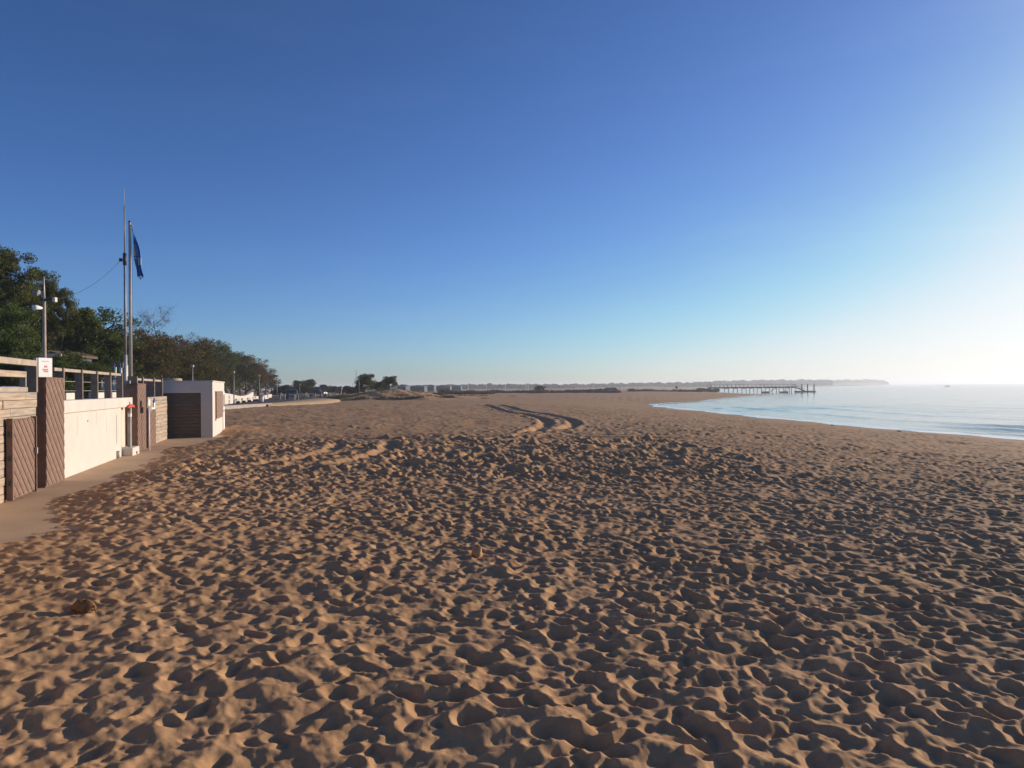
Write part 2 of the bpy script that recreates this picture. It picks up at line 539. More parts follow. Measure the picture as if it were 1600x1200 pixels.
def make_relief():
    near = Relief(-13.5, 28, 1.2, 31.2, .0138, 11)
    rg = near.rg
    near.h += .014 * fnoise(near.ny, near.nx, near.cell, .45, 3.0, 3)
    near.h += .012 * fnoise(near.ny, near.nx, near.cell, 2.6, 2.6, 4)
    n = int(41.5 * 30 * 40)
    xs = rg.uniform(-13.5, 28, n); ys = rg.uniform(1.2, 31.2, n)
    def patch(x, y):                 # trodden and wind-smoothed patches
        return .42 + .58 * float(sstep(-.9, .5, wob(x, y, .9, 3.0) + .5 * wob(x, y, 2.1, 1.0)))
    main = rg.choice([R(75), R(105), R(20), R(160), R(55)], n) + rg.normal(0, .5, n)
    for i_, (x, y, th) in enumerate(zip(xs, ys, main)):
        if i_ == int(n * .8):
            for (p, w, D, rim) in TRACKS:
                near.rut(p, w, D, rim)
        if rg.random() > patch(x, y):
            continue
        if y > bound_y(x) + rg.normal(0, .9):
            if rg.random() < .2:
                near.print_(x, y, th, rg.uniform(.20, .28), rg.uniform(.10, .14), rg.uniform(.006, .016), .005)
            continue
        big = rg.random()
        if big < .02:
            near.mound(x, y, th, rg.uniform(.15, .4), rg.uniform(.1, .22), rg.uniform(.01, .026))
        g = rg.random() ** 1.6
        L = .11 + .16 * g + rg.uniform(0, .03); Wd = L * rg.uniform(.5, .85); D = L * rg.uniform(.12, .24); rim = rg.uniform(.004, .012)
        if y < 10:
            D *= .45 + .55 * float(sstep(-4.0, 1.5, x)) ; rim *= .6 + .4 * float(sstep(-4.0, 1.5, x))
        if 15.5 < y < 29 and -8.5 < x < 6 and rg.random() < .75:
            D *= 2.2; rim *= 2.6; L *= 1.25; Wd *= 1.25
        if x > 16:
            D *= .8
        near.print_(x, y, th, L, Wd, D, rim)
    for i in range(500):             # small paw and toe marks
        near.print_(rg.uniform(-5, 7), rg.uniform(2.6, 9), rg.uniform(0, 6.28), rg.uniform(.04, .08), rg.uniform(.03, .06), rg.uniform(.008, .02), .003, keep=.8)
    for k in range(420):             # clods thrown up where the machines turned
        x, y = rg.uniform(-8.5, 7), rg.uniform(16.5, 28)
        if y < bound_y(x):
            near.mound(x, y, rg.uniform(0, 3.1), rg.uniform(.25, .6), rg.uniform(.18, .35), rg.uniform(.05, .11))
    for (p, w, D, rim) in TRACKS[2:4]:
        near.rut(p, w, D * .85, .015)
    for k in range(34):              # single walkers' trails, pressed in last
        x, y = rg.uniform(-6, 14), rg.uniform(2, 20)
        a = rg.choice([R(80), R(100), R(265), R(30), R(150), R(110)]) + rg.normal(0, .15)
        for st in range(int(rg.uniform(10, 34))):
            a += rg.normal(0, .05)
            x += .62 * math.cos(a); y += .62 * math.sin(a)
            sd_ = .10 if st % 2 else -.10
            px_, py_ = x - sd_ * math.sin(a), y + sd_ * math.cos(a)
            sc_ = rg.uniform(.85, 1.1)
            near.print_(px_, py_, a + rg.normal(0, .12), .29 * sc_, .13 * sc_, rg.uniform(.028, .045), .012, keep=.08)
            near.print_(px_ - .09 * math.cos(a), py_ - .09 * math.sin(a), a, .10, .085, .014, .002, keep=.6)
    near.blur(1)
    near.slump(16)
    near.h += .0017 * fnoise(near.ny, near.nx, near.cell, 8, 1.7, 5)
    near.h -= near.h.mean()
    mid = Relief(-40, 46, 28, 112, .05, 12)
    rg = mid.rg
    mid.h += .02 * fnoise(mid.ny, mid.nx, mid.cell, .4, 3.0, 6) + .009 * fnoise(mid.ny, mid.nx, mid.cell, 1.6, 2.0, 7)
    n = int(86 * 84 * 9)
    xs = rg.uniform(-40, 46, n); ys = rg.uniform(28, 112, n); ths = rg.uniform(0, 6.28, n)
    sm = ys > bound_y(xs) + rg.normal(0, 1.5, n)
    for i_, (x, y, th, q) in enumerate(zip(xs, ys, ths, sm)):
        if i_ == int(n * .75):
            for (p, w, D, rim) in TRACKS:
                mid.rut(p, w * 1.08, D * 1.15, rim * 1.1, .07)
        if q:
            if rg.random() < .45:
                mid.print_(x, y, th, .36, .2, rg.uniform(.010, .024), .007)
        elif x < 27:
            k = 1 + 1.1 * float(1 - sstep(30, 62, y)) * float(1 - sstep(9, 20, x))
            mid.print_(x, y, th, rg.uniform(.24, .42), rg.uniform(.15, .24), rg.uniform(.02, .05) * k, .012 * k)
    mid.slump(6)
    mid.h -= mid.h.mean()
    return near, mid

NEAR, MID = make_relief()

def micro(X, Y, d, dip):
    wn_ = 1 - sstep(29.6, 31.0, Y)
    inn = (Y > 1.3) & (X > -13.4) & (X < 27.9)
    h = np.where(inn, NEAR.sample(X, Y), 0) * wn_
    inm = (X > -39.5) & (X < 45.5) & (Y < 111.5)
    h = h + np.where(inm, MID.sample(X, Y), 0) * (1 - wn_) * (1 - sstep(100, 111, Y))
    far = sstep(100, 111, Y) * (1 - sstep(300, 500, Y))
    h = h + far * .03 * wob(X, Y, 1.3, 1)
    amp = sstep(1.5, 7.0, d) * (1 - .97 * sstep(.72, .97, dip))
    return h * amp

def spaced(segs):
    out = [segs[0][0]]
    for a, b, f in segs:
        r = a
        while r < b:
            r += f(r)
            out.append(min(r, b))
    return np.array(sorted(set(np.round(out, 5))))

def polar(rad, az):
    """quads of a sheet on rings rad and bearings az (closed in az), with a cap in the middle"""
    nr, na = len(rad), len(az)
    Rr, A = np.meshgrid(rad, az, indexing='ij')
    X, Y = (Rr * np.sin(A)).ravel(), (Rr * np.cos(A)).ravel()
    i, j = np.meshgrid(np.arange(nr - 1), np.arange(na), indexing='ij')
    j2 = (j + 1) % na
    F = np.stack([i * na + j, i * na + j2, (i + 1) * na + j2, (i + 1) * na + j], -1).reshape(-1, 4)[:, ::-1]
    return X, Y, F

def sheet():
    rad = spaced([(.05, 2.3, lambda r: .15), (2.3, 18, lambda r: .0035 * r), (18, 30, lambda r: .0045 * r), (30, 150, lambda r: .0068 * r),
                  (150, 560, lambda r: .02 * r), (560, 9000, lambda r: .09 * r)])
    fine = np.arange(-40, 40.01, .1)
    az = np.radians(np.concatenate([np.arange(-180, -60, 3.0), np.arange(-60, -40, .5), fine, np.arange(40.5, 60, .5), np.arange(60, 180, 3.0)]))
    X, Y, F = polar(rad, az)
    z, d, dip = zbase(X, Y)
    z = z + micro(X, Y, d, dip)
    V = np.stack([X, Y, z], -1)
    me = np_mesh('sand', V, F, True)
    for nm, val in (('wet', np.clip(1 - d / 1.6, 0, 1) * (d > -30)), ):
        at = me.attributes.new(nm, 'FLOAT', 'POINT')
        at.data.foreach_set('value', val.astype(np.float32))
    return me

def sand_material():
    m = bpy.data.materials.new('sand')
    m.use_nodes = True
    nt = m.node_tree
    b = nt.nodes['Principled BSDF']
    b.inputs['Specular IOR Level'].default_value = 0.12
    L = nt.links.new
    def nd(t, **k):
        n = nt.nodes.new(t)
        for a, v in k.items():
            n.inputs[a].default_value = v
        return n
    g = nd('ShaderNodeNewGeometry')
    n1 = nd('ShaderNodeTexNoise', Scale=.22, Detail=6.0, Roughness=.6)
    n2 = nd('ShaderNodeTexNoise', Scale=7.0, Detail=8.0, Roughness=.7)
    n3 = nd('ShaderNodeTexNoise', Scale=160.0, Detail=3.0, Roughness=.7)
    for n in (n1, n2, n3):
        L(g.outputs['Position'], n.inputs['Vector'])
    r1 = nt.nodes.new('ShaderNodeValToRGB')
    e = r1.color_ramp.elements
    e[0].position, e[0].color = .30, (.480, .280, .134, 1)
    e[1].position, e[1].color = .72, (.582, .350, .180, 1)
    L(n1.outputs['Fac'], r1.inputs['Fac'])
    r2 = nt.nodes.new('ShaderNodeValToRGB')
    e = r2.color_ramp.elements
    e[0].position, e[0].color = .25, (.78, .76, .74, 1)
    e[1].position, e[1].color = .75, (1.08, 1.08, 1.08, 1)
    L(n2.outputs['Fac'], r2.inputs['Fac'])
    r3 = nt.nodes.new('ShaderNodeValToRGB')
    e = r3.color_ramp.elements
    e[0].position, e[0].color = .3, (.72, .72, .72, 1)
    e[1].position, e[1].color = .7, (1.15, 1.15, 1.15, 1)
    L(n3.outputs['Fac'], r3.inputs['Fac'])
    def mul(a, c, f=1.0):
        q = nt.nodes.new('ShaderNodeMix')
        q.data_type = 'RGBA'
        q.blend_type = 'MULTIPLY'
        q.inputs['Factor'].default_value = f
        L(a, q.inputs['A'])
        L(c, q.inputs['B'])
        return q.outputs['Result']
    c = mul(mul(r1.outputs['Color'], r2.outputs['Color']), r3.outputs['Color'], .8)
    at = nt.nodes.new('ShaderNodeAttribute')
    at.attribute_name = 'wet'
    rw = nt.nodes.new('ShaderNodeValToRGB')
    e = rw.color_ramp.elements
    e[0].position, e[0].color = .25, (1, 1, 1, 1)
    e[1].position, e[1].color = .9, (.80, .78, .76, 1)
    L(at.outputs['Fac'], rw.inputs['Fac'])
    c = mul(c, rw.outputs['Color'])
    L(c, b.inputs['Base Color'])
    mr = nt.nodes.new('ShaderNodeMapRange')
    mr.inputs['From Min'].default_value, mr.inputs['From Max'].default_value = .3, .95
    mr.inputs['To Min'].default_value, mr.inputs['To Max'].default_value = .95, .22
    L(at.outputs['Fac'], mr.inputs['Value'])
    L(mr.outputs['Result'], b.inputs['Roughness'])
    ms = nt.nodes.new('ShaderNodeMapRange')
    ms.inputs['From Min'].default_value, ms.inputs['From Max'].default_value = .3, .9
    ms.inputs['To Min'].default_value, ms.inputs['To Max'].default_value = .12, .5
    L(at.outputs['Fac'], ms.inputs['Value'])
    L(ms.outputs['Result'], b.inputs['Specular IOR Level'])
    b1 = nd('ShaderNodeBump', Strength=.35, Distance=.006)
    b2 = nd('ShaderNodeBump', Strength=.5, Distance=.0025)
    n4 = nd('ShaderNodeTexNoise', Scale=28.0, Detail=6.0, Roughness=.65)
    L(g.outputs['Position'], n4.inputs['Vector'])
    L(n4.outputs['Fac'], b1.inputs['Height'])
    L(n3.outputs['Fac'], b2.inputs['Height'])
    L(b1.outputs['Normal'], b2.inputs['Normal'])
    L(b2.outputs['Normal'], b.inputs['Normal'])
    return m

MAT['sand'] = sand_material()
structure(link('beach_sand', sheet(), 'sand'))

def ground_z(x, y):
    X, Y = np.array([float(x)]), np.array([float(y)])
    z, d, dip = zbase(X, Y)
    return float((z + micro(X, Y, d, dip))[0])

# ------------------------------------------------------------------ the sea
def sea_sheet():
    rad = spaced([(18, 200, lambda r: .011 * r), (200, 9000, lambda r: .05 * r)])
    az = np.radians(np.concatenate([np.arange(-170, -4, 6.0), np.arange(-4, 62, .2), np.arange(62, 189, 3.0)]))
    X, Y, F = polar(rad, az)
    d = -shore_dist(X, Y)
    w = d + 1.3 * wob(X, Y, .09, 2) + .5 * wob(X, Y, .33, 1)
    env = np.clip((d - .8) / 5, 0, 1) * np.exp(-np.clip(d, 0, None) / 26)
    seg = .55 + .45 * np.clip(wob(X * .4, Y, .12, 3), -1, 1)
    ph = 2 * np.pi * w / 4.6
    h = .13 * env * seg * (np.exp(1.1 * np.sin(ph)) - 1.27) * .75
    h += .035 * np.clip((d - .8) / 8, 0, 1) * np.exp(-np.clip(d, 0, None) / 160) * np.sin(2 * np.pi * (w + .3 * Y * .1) / 11)
    h += .012 * wob(X, Y, 1.1, 2) * np.clip((d - 1.5) / 5, 0, 1)
    V = np.stack([X, Y, SEA + h * (np.hypot(X, Y) < 600)], -1)
    return np_mesh('sea', V, F, True)

def sea_material():
    m = bpy.data.materials.new('sea_water')
    m.use_nodes = True
    nt = m.node_tree
    b = nt.nodes['Principled BSDF']
    b.inputs['Base Color'].default_value = (.03, .055, .07, 1)
    b.inputs['Roughness'].default_value = .10
    b.inputs['IOR'].default_value = 1.33
    g = nt.nodes.new('ShaderNodeNewGeometry')
    prev = None
    for sc, st, di, ro in (((.9, .16, 1), .55, .12, .05), ((3.2, .9, 1), .6, .04, .12), ((.18, .025, 1), .45, .3, -.1)):
        ma = nt.nodes.new('ShaderNodeMapping')
        ma.inputs['Scale'].default_value = sc
        ma.inputs['Rotation'].default_value = (0, 0, ro)
        n = nt.nodes.new('ShaderNodeTexNoise')
        n.inputs['Scale'].default_value = 1.0
        n.inputs['Detail'].default_value = 3
        bp = nt.nodes.new('ShaderNodeBump')
        bp.inputs['Strength'].default_value = st
        bp.inputs['Distance'].default_value = di
        nt.links.new(g.outputs['Position'], ma.inputs['Vector'])
        nt.links.new(ma.outputs['Vector'], n.inputs['Vector'])
        nt.links.new(n.outputs['Fac'], bp.inputs['Height'])
        if prev:
            nt.links.new(prev.outputs['Normal'], bp.inputs['Normal'])
        prev = bp
    nt.links.new(prev.outputs['Normal'], b.inputs['Normal'])
    return m

MAT['sea'] = sea_material()
structure(link('sea', sea_sheet(), 'sea'))

def foam_strip():
    """thin swash foam that lies along the waterline"""
    pts = []
    for (ax, ay), (bx, by) in zip(SHORE[1:17], SHORE[2:18]):
        n = max(2, int(math.hypot(bx - ax, by - ay) / .35))
        for t in range(n):
            pts.append((ax + (bx - ax) * t / n, ay + (by - ay) * t / n))
    pts = np.array(pts)
    k = np.ones(41) / 41                                   # round the corners
    pp = np.stack([np.convolve(np.pad(pts[:, i], 20, 'edge'), k, 'valid') for i in (0, 1)], -1)
    t = np.gradient(pp, axis=0)
    t /= np.linalg.norm(t, axis=1)[:, None]
    nr = np.stack([-t[:, 1], t[:, 0]], -1)                 # towards the land
    V, F = [], []
    for (p, q) in zip(pp, nr):
        a = .5 * wob(p[0] * 1.0, p[1], .9, 1) + .35 * wob(p[0], p[1] * 1.2, 2.6, 4)
        w = 1.0 + .5 * wob(p[0] * .7, p[1], .5, 2) + random.uniform(-.08, .08)
        w = max(w, .3)
        for e, dz in ((-.1 + .25 * a + w, 0), (-.1 + .25 * a + w * .4, .004), (-.2 + .25 * a - w * .5, .0)):
            x, y = p + q * e
            V.append((x, y, dz))
    V = np.array(V)
    z, d, dip = zbase(V[:, 0], V[:, 1])
    V[:, 2] = np.maximum(z, SEA) + np.tile([.004, .02, .045], len(V) // 3)
    n = len(pp)
    for i in range(n - 1):
        for k_ in range(2):
            F.append((3 * i + k_, 3 * i + k_ + 1, 3 * i + k_ + 4, 3 * i + k_ + 3))
    return np_mesh('foam', V, np.array(F), True)

MAT['foam'] = mat('foam', (.82, .83, .84), .14, .15, 3, spec=.5)
stuff(tag(link('sea_foam', foam_strip(), 'foam'), 'thin white line of foam along the waterline', 'foam'))

# ------------------------------------------------------------------ sea wall, terrace and path along it
pth = MB((0, 0, 0)).wbox(-10, 38.5, -5.12, -2.2, -.35, 0.0).build('path', 'path')
structure(pth)
ter = MB((0, 0, 0)).wbox(-10, 32.2, -60, -5.42, -.3, 1.72).build('terrace_ground', 'concrete')
structure(ter)

def board_wall(name, label, s0, s1, n_face, z0, z1, pitch, seed, mats, th=.045, joints=True):
    rg = random.Random(seed)
    t = thing(name, W((s0 + s1) / 2, n_face, z0), label, 'plank wall')
    MB(t.location).wbox(s0, s1, n_face - .30, n_face - .01, z0 - .1, z1 - .02).build('backing', 'darkwood', t)
    nrow = int(round((z1 - z0) / pitch))
    for i in range(nrow):
        za, zb = z0 + (z1 - z0) * i / nrow, z0 + (z1 - z0) * (i + 1) / nrow
        cuts = [s0]
        if joints:
            x = s0 + rg.uniform(.8, 3.2)
            while x < s1 - .5:
                cuts.append(x)
                x += rg.uniform(1.8, 3.4)
        cuts.append(s1)
        for a, b in zip(cuts[:-1], cuts[1:]):
            dn = rg.uniform(-.008, .010)
            MB(t.location).wbox(a + .005, b - .005, n_face - .01, n_face + th + dn, za + .0035, zb - .0035).build(
                'plank', rg.choice(mats), t, bevel=.006)
    return t

S57, S91, S189, S213 = S(57), S(91), S(189), S(213)
board_wall('plank_wall', 'weathered horizontal plank wall at the left edge beside the brown gate', 6.0, S57 - .15, -5.1, 0, 2.0, .155, 3,
           ['oldwood', 'oldwood2', 'oldwood'])
# its top board, beams, rails and posts: a guard rail of its own
gr = thing('guard_rail', W(15, -5.2, 2.0), 'wooden guard rail with two beams above the weathered plank wall', 'railing')
g = MB(gr.location)
MB(gr.location).wbox(6, S57 - .55, -5.28, -5.08, 2.003, 2.10).build('bottom_board', 'railwood', gr, bevel=.008)
MB(gr.location).wbox(6, S57 - .55, -5.20, -5.10, 2.29, 2.41).build('beam', 'oldwood', gr, bevel=.008)
MB(gr.location).wbox(6, S57 - .05, -5.22, -5.08, 2.53, 2.65).build('top_rail', 'railwood', gr, bevel=.008)
for s in (13.9, 11.2, 8.5):
    MB(gr.location).wbox(s - .045, s + .045, -5.46, -5.225, 1.72, 2.62).build('post', 'finwood', gr, bevel=.006)
MB(gr.location).wbox(S57 - .045, S57 + .045, -5.30, -5.085, 1.99, 2.60).build('post', 'finwood', gr, bevel=.006)
MB(gr.location).wbox(S57 - .62, S57 - .57, -5.2, -5.1, 2.103, 2.287).build('upright', 'railwood', gr)

def slat_panel(parent, s0, s1, z0, z1, n0, n1, pitch, m, sgn=1, name='slat'):
    """slanting boards cut to the panel, each a board of its own"""
    w = s1 - s0
    k = z0 - w
    q_ = 0
    while k < z1:
        q_ += 1
        a, b = k + .006, k + pitch - .006            # height at s0 side for sgn=+1
        def clip(poly):
            for lim, up in ((z0, True), (z1, False)):
                out = []
                for i in range(len(poly)):
                    p, q = poly[i - 1], poly[i]
                    ip = (p[1] >= lim) == up or p[1] == lim
                    iq = (q[1] >= lim) == up or q[1] == lim
                    if ip != iq:
                        t = (lim - p[1]) / (q[1] - p[1])
                        out.append((p[0] + (q[0] - p[0]) * t, lim))
                    if iq:
                        out.append(q)
                poly = out
                if len(poly) < 3:
                    return poly
            return poly
        e0, e1 = (0, w) if sgn > 0 else (w, 0)
        pl = clip([(s0, a + e0), (s1, a + e1), (s1, b + e1), (s0, b + e0)])
        if len(pl) >= 3:
            MB(parent.location).prism([W(x, n0, z) for x, z in pl], N * (n1 - n0 - (.006 if q_ % 2 else 0))).build(name, m if q_ % 2 else 'brownwood2', parent)
        k += pitch

S15, S18 = S(15, -4.95), S(18, -4.95)
gt = thing('slatted_gate', W((S18 + S57) / 2, -5.0, 0), 'low brown gate of slanting slats against the plank wall', 'gate')
gs0, gs1 = S18, S(55.5, -4.95)
MB(gt.location).wbox(gs0, gs1, -5.035, -4.985, .04, 1.50).build('backing', 'brownwood2', gt)
slat_panel(gt, gs0 + .05, gs1 - .05, .05, 1.48, -4.983, -4.955, .115, 'brownwood', -1)
for a, b in ((gs0 - .03, gs0 + .04), (gs1 - .04, gs1 + .0)):
    MB(gt.location).wbox(a, b, -5.03, -4.93, .02, 1.52).build('stile', 'brownwood2', gt)
for z in (.3, .75, 1.2):
    MB(gt.location).wbox(gs0 - .05, gs0 - .03, -5.0, -4.95, z, z + .09).build('hinge', 'darkmetal', gt)
MB(gt.location).wbox(gs1 - .09, gs1 - .05, -4.93, -4.90, .78, .90).build('latch', 'metal', gt)

def tall_screen(s0, s1, n0, n1, z1, label, sl):
    t = thing('timber_screen', W((s0 + s1) / 2, (n0 + n1) / 2, 0), label, 'wooden screen')
    MB(t.location).wbox(s0, s1, n0, n1, -.05, z1 - .01).build('core', 'brownwood2', t)
    k = (s0 + .36) if sl else s1
    slat_panel(t, s0 + .01, s1 - .01, .03, z1, n1 + .002, n1 + .026, .13, 'brownwood', -1)
    MB(t.location).wbox(s0 + .0, s1 - .0, n0 + .01, n1 + .03, z1 + .002, z1 + .03).build('cap', 'brownwood2', t)
    return t
tall_screen(S57 + .16, S91 - .02, -5.14, -5.00, 2.28, 'tall brown slatted screen under the white notice', True)
tall_screen(S(214.5, -4.93), S(228, -4.93), -5.30, -4.95, 2.22, 'tall brown slatted screen beside the shower column', False)
tall_screen(S(233.5, -4.90), S(243.5, -4.90), -5.06, -4.93, 1.30, 'short brown slatted screen behind the thin white post', False)

# the white rendered wall with its coping
wt = thing('white_wall', W((S91 + S189) / 2, -5.2, 0), 'white rendered sea wall between the two tall brown screens', 'wall')
MB(wt.location).wbox(S91, S189, -5.42, -5.1, -.3, 1.50).build('face', 'plaster', wt)
sj = S(159)
MB(wt.location).wbox(S91 - .02, sj - .008, -5.44, -5.02, 1.503, 1.80).build('coping_block', 'coping', wt, bevel=.012)
MB(wt.location).wbox(sj + .008, S(207, -5.02), -5.44, -5.02, 1.503, 1.80).build('coping_block', 'coping', wt, bevel=.012)
for a, b in ((S(89, -5.46), S(93.5, -5.46)), (S(103.5, -5.46), S(122, -5.46)), (S(147, -5.46), S(168, -5.46)), (S(175.5, -5.46), S(187, -5.46))):
    MB(wt.location).wbox(a, b, -5.60, -5.46, 1.74, 1.97).build('upstand', 'plaster', wt, bevel=.01)
# crack, drain pipe and vent on the wall
MB(wt.location).wbox(S(181.5), S(182.1), -5.099, -5.094, .42, 1.3).build('crack', 'concrete', wt)
MB(wt.location).tube([W(S(181.8), -5.06, .0), W(S(181.8), -5.06, .22)], .05, 8).build('drain_pipe', 'metal', wt)
MB(wt.location).wbox(S(136), S(137), -5.098, -5.08, 1.22, 1.27).build('vent', 'metal', wt)
for i, (ps, pz) in enumerate(((120, .9), (150, 1.1), (166, .75))):
    MB(wt.location).wbox(S(ps), S(ps) + .9, -5.0985, -5.0965, pz, pz + .5).build('repair_patch', 'plaster', wt)
# recessed bay with the shower
rb = thing('recessed_bay', W((S189 + S213) / 2, -5.4, 0), 'shallow beige recess in the wall behind the shower column', 'wall')
MB(rb.location).wbox(S189 + .005, S213 + .3, -5.60, -5.28, -.3, 1.498).build('back_face', 'plaster_dirty', rb)
MB(rb.location).wbox(S189 + .005, S189 + .14, -5.278, -5.16, -.2, 1.497).build('pilaster', 'plaster_dirty', rb)

sh = thing('beach_shower', W(S(204, -4.9), -4.95, 0), 'grey foot shower column on a pale concrete block', 'shower')
c = sh.location
ss = S(204.5, -4.95)
MB(c).wbox(ss - .55, ss + .42, -5.20, -4.80, -.05, .24).build('base_block', 'coping', sh, bevel=.02)
MB(c).wbox(ss - .09, ss + .09, -5.04, -4.95, .243, 1.18).build('column', 'galv', sh, bevel=.01)
MB(c).wbox(ss - .07, ss + .07, -5.035, -4.945, 1.183, 1.30).build('spout_box', 'whitepaint', sh, bevel=.01)
MB(c).tube([W(ss, -5.0, 1.3), W(ss, -5.0, 1.36)], .055, 10).build('cap', 'galv', sh)
MB(c).tube([W(ss + .3, -5.02, .24), W(ss + .3, -5.02, 1.49)], .025, 8).build('water_pipe', 'whitepaint', sh)
MB(c).wbox(ss - .06, ss + .06, -4.80, -4.785, .02, .10).build('drain_hole', 'darkmetal', sh)

rf = thing('red_float', W(S(202, -5.0), -5.0, 1.47), 'small orange-red float hung on the coping above the shower', 'float')
MB(rf.location).tube([W(S(198, -5.0), -4.985, 1.49), W(S(201, -5.0), -4.975, 1.53), W(S(205, -5.0), -4.975, 1.53), W(S(208, -5.0), -4.985, 1.49)],
                     [.035, .055, .055, .035], 8).build('body', 'red', rf)
MB(rf.location).tube([W(S(203, -5.0), -5.0, 1.55), W(S(203, -5.0), -5.01, 1.66)], .012, 6).build('cord', 'darkmetal', rf)

# railing above the white wall: dark fins, a top rail and two wires
rl = thing('fin_railing', W((S91 + S189) / 2, -5.25, 1.8), 'timber railing with dark fin posts above the white wall', 'railing')
fin_px = (101.5, 130.5, 154, 174.5, 192.5)
for p in fin_px:
    s = S(p, -5.08)
    MB(rl.location).wbox(s - .03, s + .03, -5.27, -5.09, 1.803, 2.56).build('post', 'finwood', rl, bevel=.01)
MB(rl.location).wbox(S(88), S(191), -5.20, -5.13, 2.47, 2.545).build('top_rail', 'railwood', rl, bevel=.008)
for z in (2.02, 2.25):
    MB(rl.location).tube([W(S(93), -5.25, z), W(S(192), -5.25, z)], .006, 5).build('wire', 'metal', rl)
rl2 = thing('fin_railing', W(29.5, -5.2, 1.8), 'short timber railing with dark fins above the far plank wall', 'railing')
for p in (214, 223.5, 241, 253.5):
    s = S(p, -5.08)
    MB(rl2.location).wbox(s - .04, s + .04, -5.45, -5.06, 1.72, 2.50).build('post', 'finwood', rl2, bevel=.01)
MB(rl2.location).wbox(S(213, -5.1), S(254, -5.1), -5.20, -5.12, 2.36, 2.44).build('top_rail', 'railwood', rl2, bevel=.008)

# white notice with red print on the screen
sp = P(70.5, 588, 15.1)
ns = thing('notice_sign', (sp.x, sp.y, 2.31), 'white notice with faded red print on top of the tall brown screen', 'sign', rz=0)
a_ = R(112)                                                   # bearing the sign faces
fn = Vector((math.sin(a_), math.cos(a_), 0))
tn = Vector((fn.y, -fn.x, 0)) * -1
cc = Vector((sp.x, sp.y, 2.52))
MB(ns.location).box(cc, tn * .15, fn * .012, Z * .205).build('board', 'whitepaint', ns, bevel=.004)
for dx, dz, w, h in ((0, .13, .07, .006), (.01, .02, .03, .022), (0, -.045, .055, .016), (.015, -.085, .045, .016)):
    MB(ns.location).box(cc + tn * dx + fn * .0155 + Z * dz, tn * w, fn * .001, Z * h).build('print_line', 'redtext', ns)
MB(ns.location).box(cc - fn * .05 - tn * .17, tn * .012, fn * .05, Z * .2).build('bracket', 'metal', ns)
MB(ns.location).tube([cc - fn * .06 - Z * .21, cc - fn * .06 + Z * .2], .025, 8).build('post', 'railwood', ns)
# white terrace parapet behind the rails, its shade put into the blue-grey colour
pp_ = thing('terrace_parapet', W(18, -9, 1.72), 'white parapet on the terrace behind the timber railing, its shade painted blue grey', 'wall')
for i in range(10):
    MB(pp_.location).wbox(4 + i * 2.6, 4 + i * 2.6 + 2.58, -9.1, -9.0, 1.70, 2.20).build('panel', 'shaded_white', pp_, bevel=.01)

# board with two white posts and the small barrier on the terrace
sf = thing('board_frame', W(25.2, -6.2, 1.72), 'brown board on two white posts on the terrace by the mast', 'sign')
for p in (180.5, 189.3, 198.5):
    q = P(p, 600, 24.5)
    MB(sf.location).tube([(q.x, q.y, 1.72), (q.x, q.y, 2.96 if p < 195 else 2.9)], .035, 8).build('post', 'whitepaint', sf)
a, b = P(176, 566, 24.55), P(194, 568.5, 24.55)
MB(sf.location).box((a + b) / 2 + Vector((0, -.06, -.05)), (b - a) / 2, (0, .02, 0), (0, 0, .09)).build('board', 'brownwood', sf)
bf = thing('low_barrier', P(165, 604, 23), 'low pale timber barrier on the terrace behind the fins', 'barrier')
bf.location.z = 1.72
for (p, q) in ((158.5, 165), (177, 186)):
    a, b = P(p, 591, 23), P(q, 592.5, 23)
    MB(bf.location).tube([(a.x, a.y, 1.72), a], .03, 6).build('post', 'railwood', bf)
    MB(bf.location).tube([a, b], .035, 6).build('rail', 'railwood', bf)

# far plank wall with signs in front
board_wall('plank_wall', 'pale weathered plank wall next to the white kiosk', S(228.3), 32.25, -5.1, 0, 1.78, .15, 8, ['oldwood', 'oldwood2'])
sg = thing('sign_post', W(S(232.5, -4.72), -4.72, 0), 'thin white post with a small grey sign before the short brown screen', 'sign')
s = S(232.5, -4.72)
MB(sg.location).tube([W(s, -4.72, -.02), W(s - .02, -4.72, 1.32)], .028, 8).build('post', 'whitepaint', sg)
MB(sg.location).wbox(s - .28, s + .26, -4.70, -4.68, 1.30, 1.50).build('grey_plate', 'galv', sg, bevel=.004)
MB(sg.location).wbox(s - .30, s + .0, -4.70, -4.68, 1.505, 1.72).build('white_plate', 'whitepaint', sg, bevel=.004)
lb = tag(MB(W(S(238.5, -4.9), -4.92, 1.31)).wbox(S(236.3, -4.9), S(241.3, -4.9), -5.0, -4.9, 1.335, 1.40).build('white_block', 'whitepaint', None, W(S(238.5, -4.9), -4.92, 1.31), bevel=.006),
         'small white block resting on top of the short brown screen', 'block')
s2 = S(247, -4.9)
ar = thing('arrow_sign', W(s2, -4.95, .8), 'white and blue panel fixed to the pale plank wall', 'sign')
MB(ar.location).wbox(s2 - .10, s2 + .12, -5.05, -5.02, 1.06, 1.56).build('white_strip', 'whitepaint', ar, bevel=.004)
MB(ar.location).wbox(s2 - .16, s2 + .14, -5.05, -5.015, 1.563, 1.64).build('blue_band', 'blue', ar, bevel=.004)
MB(ar.location).prism([W(s2 - .14, -5.03, 1.643), W(s2 + .12, -5.03, 1.643), W(s2, -5.03, 1.75)], N * .02).build('blue_point', 'blue', ar)

